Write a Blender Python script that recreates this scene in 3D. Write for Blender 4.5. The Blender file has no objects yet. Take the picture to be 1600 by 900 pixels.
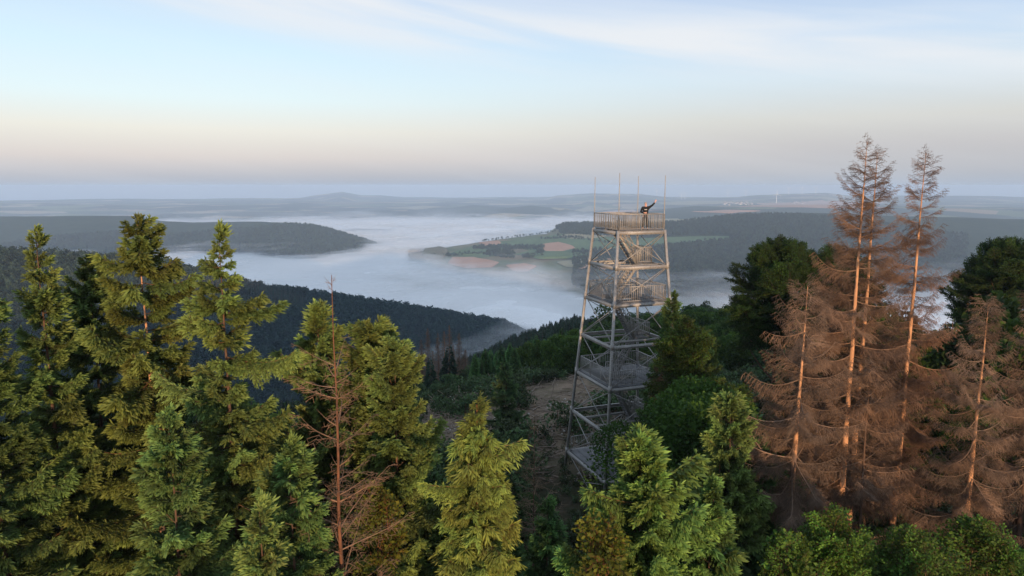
import bpy, bmesh, math, random
import numpy as np
from mathutils import Vector, Matrix
PI = math.pi
sc = bpy.context.scene
COL = sc.collection

# ------------------------------------------------------------ camera, world, sun, exposure
F, PITCH = 1070.0, math.atan(160 / 1070.0)          # photo is 1600x900, horizon at y=290
cam = bpy.data.cameras.new("camera"); camo = bpy.data.objects.new("camera", cam); COL.objects.link(camo)
cam.sensor_width = 36; cam.lens = 36 * F / 1600; cam.clip_start = .5; cam.clip_end = 90000
camo.location = (0, 0, 0); camo.rotation_euler = (PI / 2 - PITCH, 0, 0)
sc.camera = camo
SUN_B, SUN_EL = math.radians(11), math.radians(5.5)   # sun behind the camera, a little to the right, just risen
TOSUN = Vector((math.sin(SUN_B) * math.cos(SUN_EL), -math.cos(SUN_B) * math.cos(SUN_EL), math.sin(SUN_EL)))
sl = bpy.data.lights.new("sun", 'SUN'); slo = bpy.data.objects.new("sun", sl); COL.objects.link(slo)
sl.energy = 4.6; sl.angle = math.radians(.55); sl.color = (1, .68, .42)
slo.rotation_euler = TOSUN.to_track_quat('Z', 'Y').to_euler()
slo.location = (20, -40, 60)
sc.view_settings.view_transform = 'Standard'; sc.view_settings.look = 'None'
sc.view_settings.exposure = 0.13; sc.view_settings.gamma = 1
sc.cycles.transparent_max_bounces = 24; sc.cycles.max_bounces = 6; sc.cycles.volume_bounces = 1
sc.cycles.use_denoising = True

def s2l(c): return tuple((x / 255 / 12.92 if x / 255 <= .04045 else ((x / 255 + .055) / 1.055) ** 2.4) for x in c)
W = bpy.data.worlds.new("World"); sc.world = W; W.use_nodes = True
nt = W.node_tree; nt.nodes.clear(); N = nt.nodes.new; L = nt.links.new
out = N('ShaderNodeOutputWorld')
sky = N('ShaderNodeTexSky'); sky.sky_type = 'NISHITA'; sky.sun_disc = False
sky.sun_elevation = SUN_EL; sky.sun_rotation = math.radians(180) - SUN_B
sky.air_density = 1.2; sky.dust_density = 1.5
bg1 = N('ShaderNodeBackground'); bg1.inputs[1].default_value = .12; L(sky.outputs[0], bg1.inputs[0])
# thin high veil over the sky: colour by height above the horizon, cirrus streaks
tc = N('ShaderNodeTexCoord'); sx = N('ShaderNodeSeparateXYZ'); L(tc.outputs['Generated'], sx.inputs[0])
asn = N('ShaderNodeMath'); asn.operation = 'ARCSINE'; L(sx.outputs[2], asn.inputs[0])
el = N('ShaderNodeMath'); el.operation = 'MULTIPLY'; el.inputs[1].default_value = 2 / PI; L(asn.outputs[0], el.inputs[0])
def ramp(stops):
    r = N('ShaderNodeValToRGB'); e = r.color_ramp.elements
    while len(e) > 1: e.remove(e[-1])
    e[0].position = stops[0][0]; e[0].color = (*s2l(stops[0][1]), 1)
    for p, c in stops[1:]:
        k = e.new(p); k.color = (*s2l(c), 1)
    L(el.outputs[0], r.inputs[0]); return r
d = 1 / 90.0
left = ramp([(0, (166, 178, 196)), (.7 * d, (180, 184, 194)), (2.2 * d, (212, 206, 204)), (4.2 * d, (228, 227, 219)), (6.5 * d, (220, 238, 243)), (10 * d, (206, 232, 248)), (14.5 * d, (192, 214, 240)), (26 * d, (186, 203, 226)), (1, (160, 182, 214))])
right = ramp([(0, (163, 175, 192)), (1.2 * d, (178, 182, 190)), (3 * d, (190, 190, 194)), (5 * d, (205, 206, 204)), (8 * d, (204, 220, 232)), (11 * d, (192, 213, 236)), (14.5 * d, (176, 196, 226)), (26 * d, (182, 200, 222)), (1, (160, 182, 214))])
lr = N('ShaderNodeMapRange'); lr.inputs[1].default_value = -.45; lr.inputs[2].default_value = .5; L(sx.outputs[0], lr.inputs[0])
lr.interpolation_type = 'SMOOTHSTEP'
mlr = N('ShaderNodeMix'); mlr.data_type = 'RGBA'; L(lr.outputs[0], mlr.inputs[0]); L(left.outputs[0], mlr.inputs[6]); L(right.outputs[0], mlr.inputs[7])
# cirrus: streaks sloping down to the right
mp = N('ShaderNodeMapping'); mp.vector_type = 'TEXTURE'; L(tc.outputs['Generated'], mp.inputs[0])
mp.inputs['Rotation'].default_value = (0, math.radians(9), 0); mp.inputs['Scale'].default_value = (1.0, 1.3, .085)
nz = N('ShaderNodeTexNoise'); nz.inputs['Scale'].default_value = 1.7; nz.inputs['Detail'].default_value = 7; nz.inputs['Roughness'].default_value = .52
nz.inputs['Distortion'].default_value = .35
L(mp.outputs[0], nz.inputs[0])
cr = N('ShaderNodeMapRange'); cr.interpolation_type = 'SMOOTHSTEP'; cr.inputs[1].default_value = .36; cr.inputs[2].default_value = .70; L(nz.outputs[0], cr.inputs[0])
# band where the cirrus lies: elevation minus slope * x
sl1 = N('ShaderNodeMath'); sl1.operation = 'MULTIPLY_ADD'; sl1.inputs[1].default_value = .086; L(sx.outputs[0], sl1.inputs[0]); L(sx.outputs[2], sl1.inputs[2])
bnd = N('ShaderNodeMapRange'); bnd.interpolation_type = 'SMOOTHSTEP'; bnd.inputs[1].default_value = .145; bnd.inputs[2].default_value = .205; L(sl1.outputs[0], bnd.inputs[0])
bnd2 = N('ShaderNodeMapRange'); bnd2.interpolation_type = 'SMOOTHSTEP'; bnd2.inputs[1].default_value = .275; bnd2.inputs[2].default_value = .215; L(sl1.outputs[0], bnd2.inputs[0])
bm_ = N('ShaderNodeMath'); bm_.operation = 'MULTIPLY'; L(bnd.outputs[0], bm_.inputs[0]); L(bnd2.outputs[0], bm_.inputs[1])
bm2 = N('ShaderNodeMath'); bm2.operation = 'MULTIPLY_ADD'; bm2.inputs[1].default_value = .85; bm2.inputs[2].default_value = .12; L(bm_.outputs[0], bm2.inputs[0])
cm = N('ShaderNodeMath'); cm.operation = 'MULTIPLY'; L(cr.outputs[0], cm.inputs[0]); L(bm2.outputs[0], cm.inputs[1])
mc = N('ShaderNodeMix'); mc.data_type = 'RGBA'; L(cm.outputs[0], mc.inputs[0]); L(mlr.outputs[2], mc.inputs[6]); mc.inputs[7].default_value = (*s2l((226, 229, 234)), 1)
bg2 = N('ShaderNodeBackground'); bg2.inputs[1].default_value = 1.06; L(mc.outputs[2], bg2.inputs[0])
ms = N('ShaderNodeMixShader'); ms.inputs[0].default_value = .93; L(bg1.outputs[0], ms.inputs[1]); L(bg2.outputs[0], ms.inputs[2])
L(ms.outputs[0], out.inputs[0])

# ------------------------------------------------------------ helpers
rng = np.random.default_rng(7); random.seed(7)
def pdir(px, py):
    cx, cy = (px - 800) / F, (450 - py) / F
    v = np.array([cx, math.cos(PITCH) + cy * math.sin(PITCH), -math.sin(PITCH) + cy * math.cos(PITCH)])
    return v / v[1]
def at(px, py, Y): return pdir(px, py) * Y
def fbm(x, y, octaves=4, seed=0):
    x = np.asarray(x, float); y = np.asarray(y, float); s = np.zeros(np.broadcast(x, y).shape); a = 1; tot = 0
    for o in range(octaves):
        xi = np.floor(x); yi = np.floor(y); fx = x - xi; fy = y - yi; fx = fx * fx * (3 - 2 * fx); fy = fy * fy * (3 - 2 * fy)
        def h(i, j):
            n = np.sin(i * 127.1 + j * 311.7 + seed * 74.7 + o * 19.3) * 43758.5453
            return n - np.floor(n)
        v = (h(xi, yi) * (1 - fx) + h(xi + 1, yi) * fx) * (1 - fy) + (h(xi, yi + 1) * (1 - fx) + h(xi + 1, yi + 1) * fx) * fy
        s += a * (v * 2 - 1); tot += a; a *= .5; x = x * 2.03 + 17.1; y = y * 2.03 - 9.7
    return s / tot
def mesh_from(name, verts, faces, mats=(), fmat=None, tint=None, smooth=False):
    """faces: (n,3) or (n,4) int array or a list of them; tint: per-vertex float"""
    me = bpy.data.meshes.new(name)
    verts = np.asarray(verts, np.float32)
    if not isinstance(faces, list): faces = [faces]
    faces = [np.asarray(f, np.int32) for f in faces if len(f)]
    me.vertices.add(len(verts)); me.vertices.foreach_set("co", verts.ravel())
    nl = sum(f.size for f in faces); nf = sum(len(f) for f in faces)
    me.loops.add(nl); me.polygons.add(nf)
    me.loops.foreach_set("vertex_index", np.concatenate([f.ravel() for f in faces]))
    cnt = np.concatenate([np.full(len(f), f.shape[1]) for f in faces])
    me.polygons.foreach_set("loop_start", np.concatenate([[0], np.cumsum(cnt)[:-1]]).astype(np.int32))
    for m in mats: me.materials.append(m)
    if fmat is not None: me.polygons.foreach_set("material_index", np.asarray(fmat, np.int32))
    if smooth: me.polygons.foreach_set("use_smooth", np.ones(nf, bool))
    if tint is not None:
        a = me.attributes.new("tint", 'FLOAT', 'POINT'); a.data.foreach_set("value", np.asarray(tint, np.float32))
    me.update(calc_edges=True); me.validate()
    return me
def tag(o, label=None, cat=None, group=None, kind=None):
    if label: o['label'] = label
    if cat: o['category'] = cat
    if group: o['group'] = group
    if kind: o['kind'] = kind
    return o
def link(name, me, parent=None, loc=None, mat=None, color=None):
    o = bpy.data.objects.new(name, me); COL.objects.link(o)
    if parent is not None: o.parent = parent
    if mat is not None: o.matrix_local = mat
    elif loc is not None: o.location = loc
    if color is not None: o.color = (*color, 1)
    return o
def empty(name, loc, rz=0, **k):
    o = bpy.data.objects.new(name, None); COL.objects.link(o); o.location = loc; o.rotation_euler = (0, 0, rz); o.empty_display_size = .3
    tag(o, **k); return o
class Geo:                                     # collects shapes, becomes one mesh
    def __init__(s): s.v = []; s.q = []; s.t = []; s.mq = []; s.mt = []; s.ti = []; s.n = 0
    def add(s, v, f, m=0, tint=.5):
        v = np.asarray(v, float); f = np.asarray(f, int) + s.n
        (s.q if f.shape[1] == 4 else s.t).append(f); (s.mq if f.shape[1] == 4 else s.mt).append(np.full(len(f), m))
        s.v.append(v); s.ti.append(np.broadcast_to(np.asarray(tint, float), (len(v),))); s.n += len(v)
    def beam(s, p, q, w=.1, h=None, up=(0, 0, 1), m=0):
        h = h or w; p = np.asarray(p, float); q = np.asarray(q, float); d = q - p; d /= np.linalg.norm(d)
        up = np.asarray(up, float)
        if abs(d @ up) > .98: up = np.array([1., 0, 0])
        a = np.cross(d, up); a /= np.linalg.norm(a); b = np.cross(a, d)
        c = [sx_ * a * w / 2 + sy * b * h / 2 for sx_, sy in ((-1, -1), (1, -1), (1, 1), (-1, 1))]
        s.add([p + k for k in c] + [q + k for k in c], [(0, 1, 2, 3), (7, 6, 5, 4), (0, 4, 5, 1), (1, 5, 6, 2), (2, 6, 7, 3), (3, 7, 4, 0)], m)
    def tube(s, pts, rad, n=6, m=0, tint=.5, cap=True):
        pts = np.asarray(pts, float); rad = np.broadcast_to(np.asarray(rad, float), (len(pts),))
        d = np.gradient(pts, axis=0); d /= np.linalg.norm(d, axis=1)[:, None] + 1e-9
        ref = np.array([0, 0, 1.]) if abs(d[0][2]) < .9 else np.array([1., 0, 0])
        a = np.cross(d, ref); a /= np.linalg.norm(a, axis=1)[:, None] + 1e-9; b = np.cross(d, a)
        th = np.arange(n) * 2 * PI / n
        ring = pts[:, None] + rad[:, None, None] * (np.cos(th)[None, :, None] * a[:, None] + np.sin(th)[None, :, None] * b[:, None])
        k = len(pts); i = np.arange(k - 1)[:, None] * n; j = np.arange(n)[None]; j2 = (j + 1) % n
        f = np.stack([i + j, i + j2, i + n + j2, i + n + j], -1).reshape(-1, 4)
        s.add(ring.reshape(-1, 3), f, m, tint)
    def box(s, lo, hi, m=0):
        lo = np.asarray(lo, float); hi = np.asarray(hi, float); c = (lo + hi) / 2
        s.beam((c[0], lo[1], c[2]), (c[0], hi[1], c[2]), hi[0] - lo[0], hi[2] - lo[2], m=m)
    def mesh(s, name, mats=(), smooth=False):
        fm = np.concatenate(s.mq + s.mt) if s.mq or s.mt else None
        fs = [np.concatenate(k) for k in (s.q, s.t) if k]
        return mesh_from(name, np.concatenate(s.v), fs, mats, fm, np.concatenate(s.ti), smooth)
def join_parts(parts):
    """parts: list of (V (n,3), tris (m,3), tint (n,), matidx (m,)) -> one"""
    n = 0; V = []; T = []; C = []; M = []
    for v, t, c, m in parts: V.append(v); T.append(t + n); C.append(c); M.append(m); n += len(v)
    return np.concatenate(V), np.concatenate(T), np.concatenate(C), np.concatenate(M)

# ------------------------------------------------------------ materials
def mat(name, rough=.8, col=None, build=None, metal=0.0, spec=.3):
    m = bpy.data.materials.new(name); m.use_nodes = True; nt = m.node_tree; b = nt.nodes['Principled BSDF']
    b.inputs['Roughness'].default_value = rough; b.inputs['Metallic'].default_value = metal
    b.inputs['Specular IOR Level'].default_value = spec
    if col: b.inputs['Base Color'].default_value = (*col, 1)
    if build: build(nt, b)
    return m
def nn(nt, t, **k):
    n = nt.nodes.new(t)
    for a, v in k.items(): setattr(n, a, v)
    return n
def mixc(nt, fac, a, b, blend='MIX'):
    m = nt.nodes.new('ShaderNodeMix'); m.data_type = 'RGBA'; m.blend_type = blend
    for i, v in ((0, fac), (6, a), (7, b)):
        if hasattr(v, 'links'): nt.links.new(v, m.inputs[i])
        elif isinstance(v, tuple): m.inputs[i].default_value = (*v, 1)
        else: m.inputs[i].default_value = v
    return m.outputs[2]
def noise(nt, scale, detail=3, coord='Object', rough=.55, vec=None, stretch=None):
    t = nt.nodes.new('ShaderNodeTexCoord'); n = nt.nodes.new('ShaderNodeTexNoise'); n.inputs['Scale'].default_value = scale
    n.inputs['Detail'].default_value = detail; n.inputs['Roughness'].default_value = rough
    src = t.outputs[coord]
    if stretch:
        m = nt.nodes.new('ShaderNodeMapping'); m.inputs['Scale'].default_value = stretch; nt.links.new(src, m.inputs[0]); src = m.outputs[0]
    nt.links.new(src, n.inputs[0]); return n.outputs[0]
def mrange(nt, v, a, b, c=0, d=1):
    m = nt.nodes.new('ShaderNodeMapRange'); nt.links.new(v, m.inputs[0])
    for i, x in enumerate((a, b, c, d)): m.inputs[i + 1].default_value = x
    return m.outputs[0]
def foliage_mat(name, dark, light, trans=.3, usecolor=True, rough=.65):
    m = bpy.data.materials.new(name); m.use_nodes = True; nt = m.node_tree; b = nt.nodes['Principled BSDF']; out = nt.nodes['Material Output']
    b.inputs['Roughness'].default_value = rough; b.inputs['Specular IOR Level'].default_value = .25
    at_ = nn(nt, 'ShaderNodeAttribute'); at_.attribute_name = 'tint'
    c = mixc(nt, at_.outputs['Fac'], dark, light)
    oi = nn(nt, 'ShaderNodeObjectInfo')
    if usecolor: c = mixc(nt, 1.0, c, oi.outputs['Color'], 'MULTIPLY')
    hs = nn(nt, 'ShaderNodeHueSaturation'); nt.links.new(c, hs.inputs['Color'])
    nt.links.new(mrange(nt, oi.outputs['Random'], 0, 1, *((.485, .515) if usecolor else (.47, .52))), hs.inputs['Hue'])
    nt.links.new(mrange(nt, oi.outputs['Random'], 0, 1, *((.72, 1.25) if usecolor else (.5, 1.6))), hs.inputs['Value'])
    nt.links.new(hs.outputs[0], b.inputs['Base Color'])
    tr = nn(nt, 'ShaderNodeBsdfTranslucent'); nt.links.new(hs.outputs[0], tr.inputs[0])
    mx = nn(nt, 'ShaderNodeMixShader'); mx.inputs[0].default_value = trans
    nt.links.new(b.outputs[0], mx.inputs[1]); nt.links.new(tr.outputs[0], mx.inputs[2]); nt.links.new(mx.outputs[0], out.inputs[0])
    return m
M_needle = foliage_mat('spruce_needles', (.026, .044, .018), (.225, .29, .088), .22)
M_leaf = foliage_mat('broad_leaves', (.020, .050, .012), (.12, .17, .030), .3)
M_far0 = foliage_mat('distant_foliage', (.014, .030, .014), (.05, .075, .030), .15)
def bark_mat(name, a, b, sc_=14, usecolor=True, bump=.5):
    def f(nt, bs):
        n = noise(nt, sc_, 5, stretch=(1, 1, .18)); c = mixc(nt, mrange(nt, n, .35, .65), a, b)
        if usecolor:
            oi = nn(nt, 'ShaderNodeObjectInfo'); c = mixc(nt, 1.0, c, oi.outputs['Color'], 'MULTIPLY')
        nt.links.new(c, bs.inputs['Base Color'])
        bp = nn(nt, 'ShaderNodeBump'); bp.inputs['Strength'].default_value = bump; bp.inputs['Distance'].default_value = .03
        nt.links.new(n, bp.inputs['Height']); nt.links.new(bp.outputs[0], bs.inputs['Normal'])
    return mat(name, .85, build=f)
M_bark = bark_mat('spruce_bark', (.16, .085, .05), (.07, .045, .032))
M_twig = bark_mat('dead_twigs', (.28, .195, .135), (.15, .11, .08), 3)
def bare_build(nt, bs):
    n = noise(nt, 3.0, 6, stretch=(1, 1, .3)); n2 = noise(nt, 16, 4, stretch=(1, 1, .12))
    c = mixc(nt, mrange(nt, n2, .3, .7), (.60, .32, .17), (.44, .22, .11))
    c = mixc(nt, mrange(nt, n, .50, .56), c, (.13, .085, .065))
    nt.links.new(c, bs.inputs['Base Color'])
    bp = nn(nt, 'ShaderNodeBump'); bp.inputs['Strength'].default_value = .4; bp.inputs['Distance'].default_value = .02
    nt.links.new(n, bp.inputs['Height']); nt.links.new(bp.outputs[0], bs.inputs['Normal'])
M_bare = mat('peeled_trunk_wood', .8, build=bare_build)
def birch_build(nt, bs):
    n = noise(nt, 5, 4, stretch=(.6, .6, 2.5)); c = mixc(nt, mrange(nt, n, .56, .62), (.6, .6, .57), (.06, .055, .05)); nt.links.new(c, bs.inputs['Base Color'])
M_birch = mat('birch_bark', .7, build=birch_build)
def steel_build(nt, bs):
    n = noise(nt, 1.6, 5); n2 = noise(nt, 22, 3)
    c = mixc(nt, mrange(nt, n, .3, .7), (.40, .385, .365), (.29, .28, .265)); c = mixc(nt, mrange(nt, n2, .54, .66), c, (.19, .13, .09))
    nt.links.new(c, bs.inputs['Base Color']); nt.links.new(mrange(nt, n2, .2, .8, .45, .7), bs.inputs['Roughness'])
M_steel = mat('galvanised_steel', .55, build=steel_build, metal=.25, spec=.5)
def grate_build(nt, bs):
    n = noise(nt, 1.2, 4); w = noise(nt, 40, 2); c = mixc(nt, mrange(nt, n, .3, .7), (.20, .20, .205), (.13, .13, .135)); c = mixc(nt, mrange(nt, w, .5, .7), c, (.09, .085, .08))
    nt.links.new(c, bs.inputs['Base Color'])
M_grate = mat('steel_grating', .7, build=grate_build, metal=.15)
def rock_build(nt, bs):
    n = noise(nt, 4, 6); nt.links.new(mixc(nt, mrange(nt, n, .3, .7), (.42, .42, .43), (.26, .26, .27)), bs.inputs['Base Color'])
    bp = nn(nt, 'ShaderNodeBump'); bp.inputs['Strength'].default_value = .6; nt.links.new(n, bp.inputs['Height']); nt.links.new(bp.outputs[0], bs.inputs['Normal'])
M_rock = mat('pale_rock', .9, build=rock_build)

# ------------------------------------------------------------ terrain height
def azr(px, py, Y):
    p = at(px, py, Y); return math.atan2(p[0], p[1]), math.hypot(p[0], p[1]), p[2]
NEAR = [  # (px, [(R, z) ...]) hill we stand over: plateau, clearing, then the slope falling away
    (-700, [(0, -22), (40, -24), (90, -32), (178, -62), (300, -110), (600, -260), (900, -400)]),
    (200, [(0, -21.5), (40, -23), (80, -31), (178, -64), (300, -108), (600, -250), (900, -400)]),
    (500, [(0, -21.5), (40, -22.6), (80, -29), (178, -60), (300, -100), (600, -235), (900, -400)]),
    (640, [(0, -21.5), (40, -22), (62, -23.8), (84, -28.4), (178, -60), (300, -97), (450, -152), (900, -400)]),
    (720, [(0, -21.5), (40, -22), (62, -23), (84, -26.3), (178, -55), (300, -84), (430, -122), (560, -190), (900, -400)]),
    (800, [(0, -21.5), (40, -22), (62, -22.6), (84, -24.9), (178, -51), (300, -77), (430, -101), (540, -160), (900, -400)]),
    (900, [(0, -21), (40, -22), (62, -22.2), (84, -24.0), (178, -44), (280, -62), (370, -77), (470, -130), (900, -400)]),
    (1000, [(0, -21), (40, -21.9), (62, -22), (84, -24), (178, -40), (290, -59), (380, -100), (900, -400)]),
    (1100, [(0, -20), (40, -21.3), (84, -24), (150, -33), (215, -43), (300, -80), (900, -400)]),
    (1300, [(0, -19), (40, -19.5), (84, -23), (150, -34), (220, -58), (300, -95), (900, -400)]),
    (2400, [(0, -18), (40, -19), (84, -23), (150, -38), (220, -66), (300, -100), (900, -400)])]
NAZ = np.array([azr(p, 600, 100)[0] for p, _ in NEAR]); NR = np.array([0, 20, 40, 52, 62, 73, 84, 110, 150, 178, 215, 250, 300, 335, 370, 400, 430, 480, 540, 600, 750, 900, 1e5])
NT = np.array([np.interp(NR, [a for a, _ in c], [b for _, b in c]) for _, c in NEAR])
RIDGES = [  # crest (px, py, Y) list, front slope, back slope, rounding
    ([(-300, 395, 760), (0, 402, 820), (200, 414, 880), (260, 419, 900), (330, 438, 940), (400, 455, 980), (500, 468, 1020), (600, 483, 1070), (700, 499, 1120), (790, 513, 1160), (860, 545, 1200), (1000, 640, 1200)], .36, .5, 60),
    ([(-400, 340, 3100), (60, 338, 3200), (200, 337, 3300), (250, 345, 3300), (300, 348, 3300), (400, 346, 3300), (450, 348, 3250), (490, 354, 3200), (520, 362, 3150), (560, 374, 3100), (640, 400, 3100)], .15, .3, 120),
    ([(500, 369, 3900), (560, 364, 4100), (620, 366, 4000), (670, 376, 3900), (760, 400, 3900)], .05, .1, 100),
    ([(640, 396, 2700), (690, 388, 2750), (765, 376, 2850), (820, 369, 2950), (870, 363, 3000), (940, 357, 3000), (1100, 350, 3050), (1400, 350, 3050), (2000, 350, 3050)], .062, .3, 40),
    ([(840, 375, 3050), (866, 357, 3080), (885, 351, 3100), (950, 350, 3100), (1000, 349, 3080), (1050, 346, 3050), (1100, 342, 3020), (1150, 338, 3000), (1200, 334, 3000), (1250, 332, 3000), (1300, 333, 3000), (1400, 338, 3000), (1600, 343, 3000), (2000, 350, 3000)], .118, .3, 110),
    ([(380, 345, 8000), (200, 321, 8300), (0, 318, 8500), (-300, 318, 8500)][::-1] + [(430, 324, 8500), (500, 335, 8500)], .05, .05, 300),
    ([(400, 318, 13500), (460, 311, 13800), (500, 304, 14000), (535, 299.5, 14000), (562, 304.5, 14000), (600, 305, 14000), (640, 309, 14000), (760, 313, 14000), (900, 318, 14000)], .03, .05, 200),
    ([(640, 340, 7000), (690, 327, 7300), (740, 320, 7400), (790, 324, 7400), (830, 335, 7200)], .06, .1, 150),
    ([(740, 338, 6400), (790, 325, 6600), (830, 321, 6700), (880, 326, 6700), (930, 334, 6700), (1000, 337, 6600), (1060, 340, 6500)], .07, .1, 150),
    ([(820, 318, 12500), (870, 306, 12500), (920, 302, 12500), (1000, 303, 12500), (1060, 310, 12500), (1150, 308, 12000), (1220, 303, 12000), (1290, 301, 12000), (1330, 306, 12000), (1500, 306, 12000), (1800, 306, 12000)], .03, .05, 300),
    ([(1000, 334, 5400), (1080, 326, 5600), (1200, 324, 5700), (1400, 324, 5700), (1700, 330, 5700)], .05, .02, 200)]
RG = []
for pts, kf, kb, w in RIDGES:
    c = np.array([azr(*p) for p in pts]); RG.append((c[:, 0], c[:, 1], c[:, 2], kf, kb, w))
def H(x, y):
    x = np.asarray(x, float); y = np.asarray(y, float)
    az = np.arctan2(x, y); R = np.hypot(x, y)
    azc = np.clip(az, NAZ[0], NAZ[-1]); i = np.clip(np.searchsorted(NAZ, azc) - 1, 0, len(NAZ) - 2); t = (azc - NAZ[i]) / (NAZ[i + 1] - NAZ[i])
    j = np.clip(np.searchsorted(NR, R) - 1, 0, len(NR) - 2); u = (R - NR[j]) / (NR[j + 1] - NR[j])
    z = (NT[i, j] * (1 - u) + NT[i, j + 1] * u) * (1 - t) + (NT[i + 1, j] * (1 - u) + NT[i + 1, j + 1] * u) * t
    beh = np.clip((np.abs(az) - 1.0) / .8, 0, 1); zb = -21 - np.maximum(0, R - 60) * .12
    z = z * (1 - beh) + np.maximum(zb, -150) * beh
    z = z + fbm(x / 9, y / 9, 3, 1) * np.clip(R / 60, .25, 1) * .5 + fbm(x / 60, y / 60, 3, 2) * np.clip((R - 90) / 80, 0, 1) * 3.5
    fl = -300 + fbm(x / 900, y / 900, 3, 3) * 18 + np.clip((R - 5000) / 4500, 0, 1) * 62 + fbm(x / 2600, y / 2600, 3, 4) * np.clip((R - 5500) / 3000, 0, 1) * 22
    z = np.maximum(z, fl)
    sink = np.maximum(0, R - 14500) * .12
    for k, (ca, cr_, cz, kf, kb, w) in enumerate(RG):
        Rc = np.interp(az, ca, cr_); zc = np.interp(az, ca, cz)
        edge = np.clip(np.maximum(ca[0] - az, az - ca[-1]) / .06, 0, 1) * 250
        d = R - Rc; h = zc - np.where(d < 0, kf, kb) * (np.sqrt(d * d + w * w) - w) - edge
        amp = w * .10 * (k != 3)
        h = h + (fbm(x / (w * 2.5), y / (w * 2.5), 3, 10 + k)) * amp * np.clip(np.abs(d) / w, .15, 1)
        z = np.maximum(z, h)
    return np.maximum(z - sink, -419)
def ground(x, y): return float(H(x, y))

a1 = np.radians(np.concatenate([np.linspace(-180, -52, 60, endpoint=False), np.linspace(-52, 52, 620, endpoint=False), np.linspace(52, 180, 60)]))
rr = np.concatenate([[0.01, 1, 2.5], np.geomspace(5, 17500, 540)])
AA, RR = np.meshgrid(a1, rr); X = RR * np.sin(AA); Y = RR * np.cos(AA); Z = H(X, Y)
nA, nR = len(a1), len(rr)
ii = np.arange(nR - 1)[:, None] * nA + np.arange(nA - 1)[None]
tf = np.stack([ii, ii + nA, ii + nA + 1, ii + 1], -1).reshape(-1, 4)
me = mesh_from('ground', np.stack([X, Y, Z], -1).reshape(-1, 3), tf, smooth=True)
PXG = 800 + F * np.tan(np.clip(AA, -1.2, 1.2)) * .98
clear = np.clip((PXG - 625 + fbm(X / 5, Y / 5, 2, 5) * 30) / 40, 0, 1) * np.clip((980 - PXG) / 60, 0, 1) * np.clip((RR - 48) / 12, 0, 1) * np.clip((90 - RR) / 5, 0, 1) * (np.abs(AA) < 1)
farm = np.clip((RR - 4700) / 700, 0, 1)
sec = ((PXG > 630) & (PXG < 1075) & (RR > 1500) & (RR < 3300)); farm = np.maximum(farm, sec * np.clip((1000 - PXG) / 60, 0, 1))
farm = np.where((RR > 6200) & (RR < 7750) & (PXG > 640) & (PXG < 1060), farm * np.clip(fbm(X / 500, Y / 500, 2, 61) * 3 - .6, 0, 1), farm)
farm = np.where((RR < 5750) & (PXG > 1010), 0, farm)
plat = sec * np.clip((1010 - PXG) / 60, 0, 1)
zone = np.stack([clear, farm, np.clip((RR - 120) / 100, 0, 1), plat], -1).reshape(-1, 4).astype(np.float32)
at_ = me.attributes.new('zone', 'FLOAT_COLOR', 'POINT'); at_.data.foreach_set('color', zone.ravel())
def ground_build(nt, bs):
    a = nn(nt, 'ShaderNodeAttribute'); a.attribute_name = 'zone'; sp = nn(nt, 'ShaderNodeSeparateColor'); nt.links.new(a.outputs['Color'], sp.inputs[0])
    n1 = noise(nt, .35, 6); n2 = noise(nt, 2.5, 5)
    under = mixc(nt, mrange(nt, n1, .35, .65), (.028, .036, .014), (.055, .045, .028))
    soil = mixc(nt, mrange(nt, n1, .38, .6), (.25, .18, .125), (.13, .105, .065)); soil = mixc(nt, mrange(nt, n2, .55, .72), soil, (.24, .19, .14))
    fo = noise(nt, .02, 8, rough=.7); far = mixc(nt, mrange(nt, fo, .35, .65), (.020, .034, .018), (.038, .055, .026))
    vo = nn(nt, 'ShaderNodeTexVoronoi'); vo.feature = 'F1'; vo.inputs['Scale'].default_value = 1 / 420
    tcn = nn(nt, 'ShaderNodeTexCoord'); nt.links.new(tcn.outputs['Object'], vo.inputs['Vector'])
    cr_ = nn(nt, 'ShaderNodeValToRGB'); cr_.color_ramp.interpolation = 'CONSTANT'; e = cr_.color_ramp.elements
    e[0].color = (.030, .045, .024, 1); e[1].position = .36; e[1].color = (.10, .13, .05, 1)
    for p, c in ((.52, (.30, .22, .13, 1)), (.66, (.07, .10, .04, 1)), (.8, (.38, .30, .18, 1)), (.9, (.16, .18, .08, 1))):
        k = e.new(p); k.color = c
    sp2 = nn(nt, 'ShaderNodeSeparateColor'); nt.links.new(vo.outputs['Color'], sp2.inputs[0]); nt.links.new(sp2.outputs[0], cr_.inputs[0])
    wd = noise(nt, 1 / 700, 5, rough=.6); fieldc = mixc(nt, mrange(nt, wd, .50, .54), cr_.outputs[0], (.026, .042, .024))
    c = mixc(nt, sp.outputs[2], under, far); c = mixc(nt, sp.outputs[1], c, fieldc); c = mixc(nt, sp.outputs[0], c, soil)
    mdw = mixc(nt, mrange(nt, noise(nt, 1 / 260, 5), .42, .58), (.12, .15, .075), (.24, .19, .12)); c = mixc(nt, a.outputs['Alpha'], c, mdw)
    nt.links.new(c, bs.inputs['Base Color'])
    bp = nn(nt, 'ShaderNodeBump'); bp.inputs['Strength'].default_value = .7; bp.inputs['Distance'].default_value = .3; nt.links.new(n2, bp.inputs['Height']); nt.links.new(bp.outputs[0], bs.inputs['Normal'])
me.materials.append(mat('ground_cover', .95, build=ground_build, spec=.1))
tag(link('ground', me), kind='structure', label='wooded hills, valley floor and farmland reaching the horizon')
print('ground done')

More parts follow.
